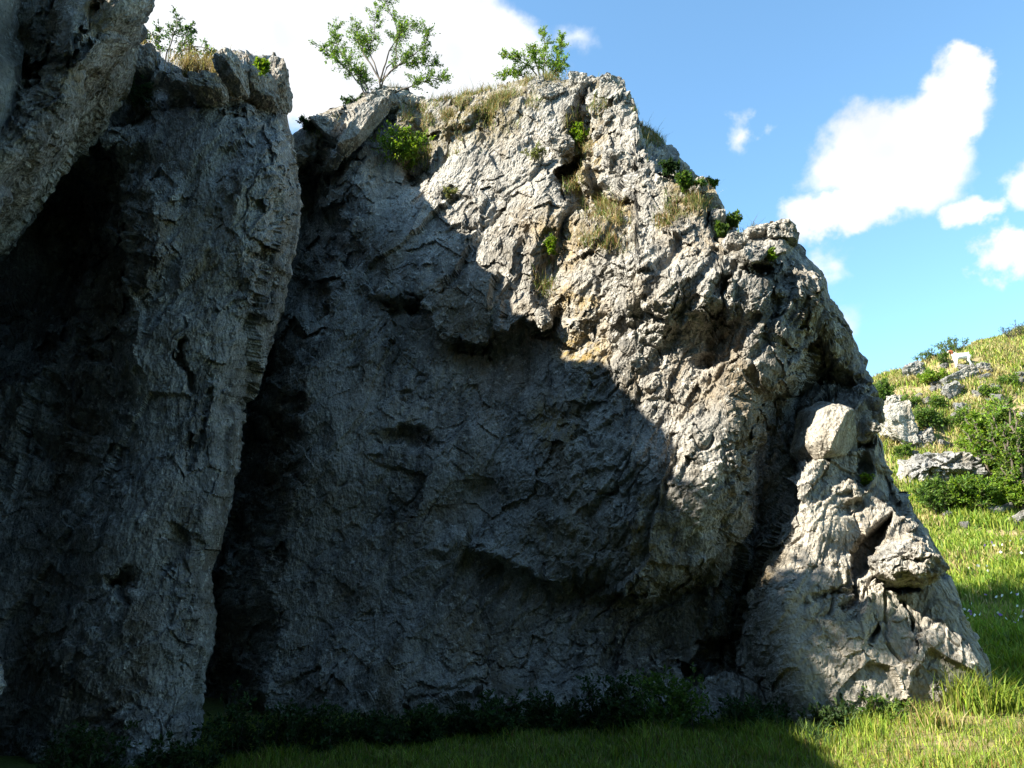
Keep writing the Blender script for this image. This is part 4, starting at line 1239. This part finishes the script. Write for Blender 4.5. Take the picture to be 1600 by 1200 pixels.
# goat
def build_goat():
    g = ground_hit(1504, 577)
    root_pt = g + np.array([0, 0.0, 0.10])
    # facing -x; lengths in metres, origin under the belly
    V = {'rump': (.46, 0, .74), 'loin': (.20, 0, .76), 'chest': (-.22, 0, .74), 'shoulder': (-.36, 0, .78), 'neck': (-.46, 0, .94), 'poll': (-.54, 0, 1.08), 'brow': (-.60, 0, 1.06), 'muzzle': (-.76, 0, .97),
         'tail': (.56, 0, .80), 'tailtip': (.68, 0, .79),
         'earl': (-.52, .10, 1.06), 'earl2': (-.50, .15, .95), 'earr': (-.52, -.10, 1.06), 'earr2': (-.50, -.15, .95)}
    R = {'rump': .15, 'loin': .175, 'chest': .185, 'shoulder': .15, 'neck': .095, 'poll': .085, 'brow': .075, 'muzzle': .045, 'tail': .04, 'tailtip': .025, 'earl': .03, 'earl2': .03, 'earr': .03, 'earr2': .03}
    E = [('loin', 'rump'), ('loin', 'chest'), ('chest', 'shoulder'), ('shoulder', 'neck'), ('neck', 'poll'), ('poll', 'brow'), ('brow', 'muzzle'), ('rump', 'tail'), ('tail', 'tailtip'),
         ('poll', 'earl'), ('earl', 'earl2'), ('poll', 'earr'), ('earr', 'earr2')]
    for s, y in (('l', .12), ('r', -.12)):
        o = .05 if s == 'l' else -.03
        V['hip' + s] = (.44, y * .7, .62); V['stifle' + s] = (.37 + o, y, .46); V['hock' + s] = (.52 + o, y, .28); V['hoof' + s] = (.48 + o, y, .02)
        V['sh' + s] = (-.30, y * .8, .58); V['knee' + s] = (-.32 + o, y, .30); V['fet' + s] = (-.33 + o, y, .09); V['fhoof' + s] = (-.36 + o, y, .02)
        R.update({'hip' + s: .11, 'stifle' + s: .075, 'hock' + s: .042, 'hoof' + s: .036, 'sh' + s: .09, 'knee' + s: .045, 'fet' + s: .032, 'fhoof' + s: .036})
        E += [('rump', 'hip' + s), ('hip' + s, 'stifle' + s), ('stifle' + s, 'hock' + s), ('hock' + s, 'hoof' + s), ('chest', 'sh' + s), ('sh' + s, 'knee' + s), ('knee' + s, 'fet' + s), ('fet' + s, 'fhoof' + s)]
    names = list(V); ix = {n: i for i, n in enumerate(names)}
    me = bpy.data.meshes.new('goat')
    me.from_pydata([V[n] for n in names], [(ix[a], ix[b]) for a, b in E], [])
    m, nt, bs, out = node_mat('goat_coat')
    tc = nt.nodes.new('ShaderNodeTexCoord').outputs['Object']
    sep = nt.nodes.new('ShaderNodeSeparateXYZ'); nt.links.new(tc, sep.inputs[0])
    lt = nt.nodes.new('ShaderNodeMapRange'); lt.inputs['From Min'].default_value = -0.47; lt.inputs['From Max'].default_value = -0.43; lt.inputs['To Min'].default_value = 1; lt.inputs['To Max'].default_value = 0
    nt.links.new(sep.outputs[0], lt.inputs['Value'])
    bl = nt.nodes.new('ShaderNodeMapRange'); bl.inputs['From Min'].default_value = -0.74; bl.inputs['From Max'].default_value = -0.66; bl.inputs['To Min'].default_value = 1; bl.inputs['To Max'].default_value = 0
    nt.links.new(sep.outputs[0], bl.inputs['Value'])
    zz = nt.nodes.new('ShaderNodeMath'); zz.operation = 'GREATER_THAN'; zz.inputs[1].default_value = 0.85; nt.links.new(sep.outputs[2], zz.inputs[0])
    mm = nt.nodes.new('ShaderNodeMath'); mm.operation = 'MULTIPLY'; nt.links.new(lt.outputs[0], mm.inputs[0]); nt.links.new(zz.outputs[0], mm.inputs[1])
    col = mixc(nt, mm.outputs[0], (0.78, 0.75, 0.70), (0.22, 0.065, 0.022))
    col = mixc(nt, bl.outputs[0], col, (0.55, 0.42, 0.32))
    nt.links.new(col, bs.inputs['Base Color']); bs.inputs['Roughness'].default_value = 0.85
    o = obj('goat', me, m)
    sk = o.modifiers.new('skin', 'SKIN')
    for n in names:
        s = me.skin_vertices[0].data[ix[n]]
        s.radius = (R[n] * 1.22, R[n] * 1.22); s.use_root = (n == 'loin')
    sb = o.modifiers.new('smooth', 'SUBSURF'); sb.levels = sb.render_levels = 2
    o.location = root_pt
    o.scale = (0.80, 0.80, 0.76)
    return tag(o, 'white goat with red-brown head standing on the hillside skyline', 'goat')
build_goat()

# ------------------------------------------------------------------ the gorge floor
def near_ok(P):
    u, v = project(P)
    return (u > 150) & (u < 2000) & (v > 1040) & (v < 1260)
P = scatter(100000, -6, 13, 6.6, 13.5, near_ok)
bare = hill_bare(P[:, 0], P[:, 1])
P = P[r.random(len(P)) > 0.8 * bare]
n = len(P)
hb = fbm(P * np.array([0.9, 0.9, 0]), 3, 44)
h = 0.035 + 0.07 * r.random(n) + 0.17 * ss(0.0, 0.5, hb) * r.random(n)
cols = np.where((r.random(n) < 0.22)[:, None], palette(r, n, DRY), palette(r, n, LUSH))
tag(obj('floor_grass', blades_mesh('floor_grass', P, h, 0.011, 0.6, cols, r), GRASS), 'short grass on the floor of the gorge in front of the rock', 'grass', kind='stuff')

def clump(u, v, w, h, n, seed, label, cols=LUSH, wide=0.016, lean=0.4, Y=None):
    """tall grass clump at the foot of the rock"""
    rr = np.random.default_rng(seed)
    g = ground_hit(u, v) if Y is None else None
    if g is None:
        p = at(u, v, Y); g = np.array([p[0], p[1], float(ground_z(p[0], p[1]))])
    m = px_m(u, v, g[1])
    P = g + np.stack([rr.normal(0, w * m * 0.5, n), rr.normal(0, 0.18, n), 0 * np.zeros(n)], -1)
    P[:, 2] = ground_z(P[:, 0], P[:, 1]) - 0.02
    me = blades_mesh('grass_clump', P - g, h * m * rr.uniform(0.45, 1.1, n), wide, lean, palette(rr, n, cols), rr)
    o = obj('grass_clump', me, GRASS); o.location = g
    return tag(o, label, 'grass clump')
clump(1515, 1112, 34, 72, 380, 501, 'tall sunlit grass clump at the right corner of the rock foot', LUSH + [(0.22, 0.22, 0.06)], 0.017, 0.5)
clump(1570, 1110, 30, 55, 220, 502, 'arching sunlit grass clump at the right edge of the frame', LUSH, 0.016, 0.7)
clump(1460, 1135, 26, 42, 220, 503, 'low sunlit grass clump left of the tall corner clump', LUSH + DRY[:2], 0.014, 0.5)
clump(1355, 1150, 22, 40, 180, 504, 'grass clump at the edge of the shade below the vertical crack', LUSH, 0.014, 0.5)
clump(1270, 1160, 22, 36, 260, 505, 'dark grass clump along the shaded rock foot', GREEN_DARK + LUSH[:1], 0.014, 0.5)

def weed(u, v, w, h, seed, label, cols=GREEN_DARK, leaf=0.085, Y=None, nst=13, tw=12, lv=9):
    rr = np.random.default_rng(seed)
    p = at(u, v, Y); g = np.array([p[0], p[1], float(ground_z(p[0], p[1]))])
    m = px_m(u, v, Y)
    st = []
    for k in range(nst):
        a = rr.uniform(-1, 1)
        b0 = g + np.array([a * w * m * 0.7, rr.uniform(-.25, .25), -0.03])
        tip = b0 + np.array([rr.normal(0, .10), rr.normal(0, .10), h * m * rr.uniform(0.2, 0.95)])
        st.append(np.array([b0, b0 + (tip - b0) * 0.5 + rr.normal(0, 0.02, 3), tip]))
    return plant('weed_patch', label, 'weeds', g, st, int(tw * 1.3), int(lv * 1.2), leaf * 0.75, cols, seed + 700, spread=0.20, r0=0.007, trunk_name='stems', crown_name='leaves', upper=0.1, droop=0.2)
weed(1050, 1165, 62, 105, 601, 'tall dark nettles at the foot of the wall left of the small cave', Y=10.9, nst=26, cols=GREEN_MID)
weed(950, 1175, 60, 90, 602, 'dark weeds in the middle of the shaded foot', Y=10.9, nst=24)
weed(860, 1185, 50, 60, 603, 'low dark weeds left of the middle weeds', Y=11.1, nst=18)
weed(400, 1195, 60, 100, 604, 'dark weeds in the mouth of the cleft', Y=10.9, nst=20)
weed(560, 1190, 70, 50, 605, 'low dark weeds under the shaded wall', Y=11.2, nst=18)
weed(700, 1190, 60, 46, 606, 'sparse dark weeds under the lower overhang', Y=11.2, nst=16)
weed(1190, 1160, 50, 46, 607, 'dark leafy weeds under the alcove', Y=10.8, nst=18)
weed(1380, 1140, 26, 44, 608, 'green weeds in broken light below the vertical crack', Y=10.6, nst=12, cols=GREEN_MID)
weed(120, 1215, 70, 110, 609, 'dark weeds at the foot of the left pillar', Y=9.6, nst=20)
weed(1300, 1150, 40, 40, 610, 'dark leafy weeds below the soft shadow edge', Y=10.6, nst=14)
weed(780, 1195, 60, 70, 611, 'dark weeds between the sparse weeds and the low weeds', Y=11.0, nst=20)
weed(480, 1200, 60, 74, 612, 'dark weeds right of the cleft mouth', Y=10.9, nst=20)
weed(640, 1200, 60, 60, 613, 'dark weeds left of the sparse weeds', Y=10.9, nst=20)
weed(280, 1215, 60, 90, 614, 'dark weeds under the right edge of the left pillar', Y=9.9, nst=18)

# ------------------------------------------------------------------ unseen trees: big ones added to block sky light, cliff-top one shades the foot
def big_tree(name, label, base, crown_c, crown_r, n, leaf, seed, cols=GREEN_DARK + GREEN_MID):
    rr = np.random.default_rng(seed)
    root = empty(name, base); tag(root, label, 'tree')
    base = np.array(base, float); c = np.array(crown_c, float); R = np.array(crown_r, float)
    lines = [(curve_pts([base - np.array([0, 0, .3]), base + (c - base) * 0.45 + rr.normal(0, .15, 3), c + np.array([0, 0, R[2] * .3])], 12), np.linspace(0.02 * np.linalg.norm(c - base) + 0.05, 0.03, 12))]
    heads = []
    for k in range(26):
        d = unit(rr.normal(size=3)); e = c + d * R * rr.uniform(0.5, 0.95)
        s = base + (c - base) * rr.uniform(0.5, 1.0)
        lines.append((curve_pts([s, (s + e) / 2 + np.array([0, 0, .15 * R[2]]), e], 7), np.linspace(0.05, 0.012, 7)))
        heads.append(e)
    heads = np.array(heads)
    k = rr.integers(0, len(heads), n)
    p = heads[k] + rr.normal(0, 0.30, (n, 3)) * R
    attach(obj('trunk', tubes_mesh('trunk', lines, 7), BARK), root)
    attach(obj('crown', leaves_mesh('crown', p, rr.normal(size=(n, 3)), leaf * rr.uniform(0.7, 1.3, n), palette(rr, n, cols), rr, 0.65), LEAF), root)
    return root
big_tree('broadleaf_tree', 'broad dark tree standing right behind the viewpoint', (0.6, -2.6, -0.2), (0.4, -0.6, 10.5), (4.6, 3.4, 3.6), 5500, 0.62, 801)
big_tree('broadleaf_tree', 'broad dark tree behind the viewpoint to the right', (5.2, -4.0, 0.0), (5.0, -1.6, 10.0), (3.8, 3.4, 4.0), 4500, 0.62, 803)
big_tree('cliff_top_tree', 'small tree on the rim of the gorge wall, left of the frame', (-6.9, 7.5, 10.0), (-6.6, 7.6, 10.55), (0.9, 0.75, 0.40), 900, 0.17, 804)
for k, (x, y, z) in enumerate([(10.0, -5.0, 8.0), (15.0, -4.0, 7.5)]):  # added out of view to cut the sky light from the right
    big_tree('broadleaf_tree', ['leafy tree behind the viewpoint far to the right', 'leafy tree farthest right behind the viewpoint'][k],
             (x, y, float(ground_z(x, y)) - 0.1), (x, y, z), (3.4, 3.0, 5.0), 4000, 0.62, 810 + k)
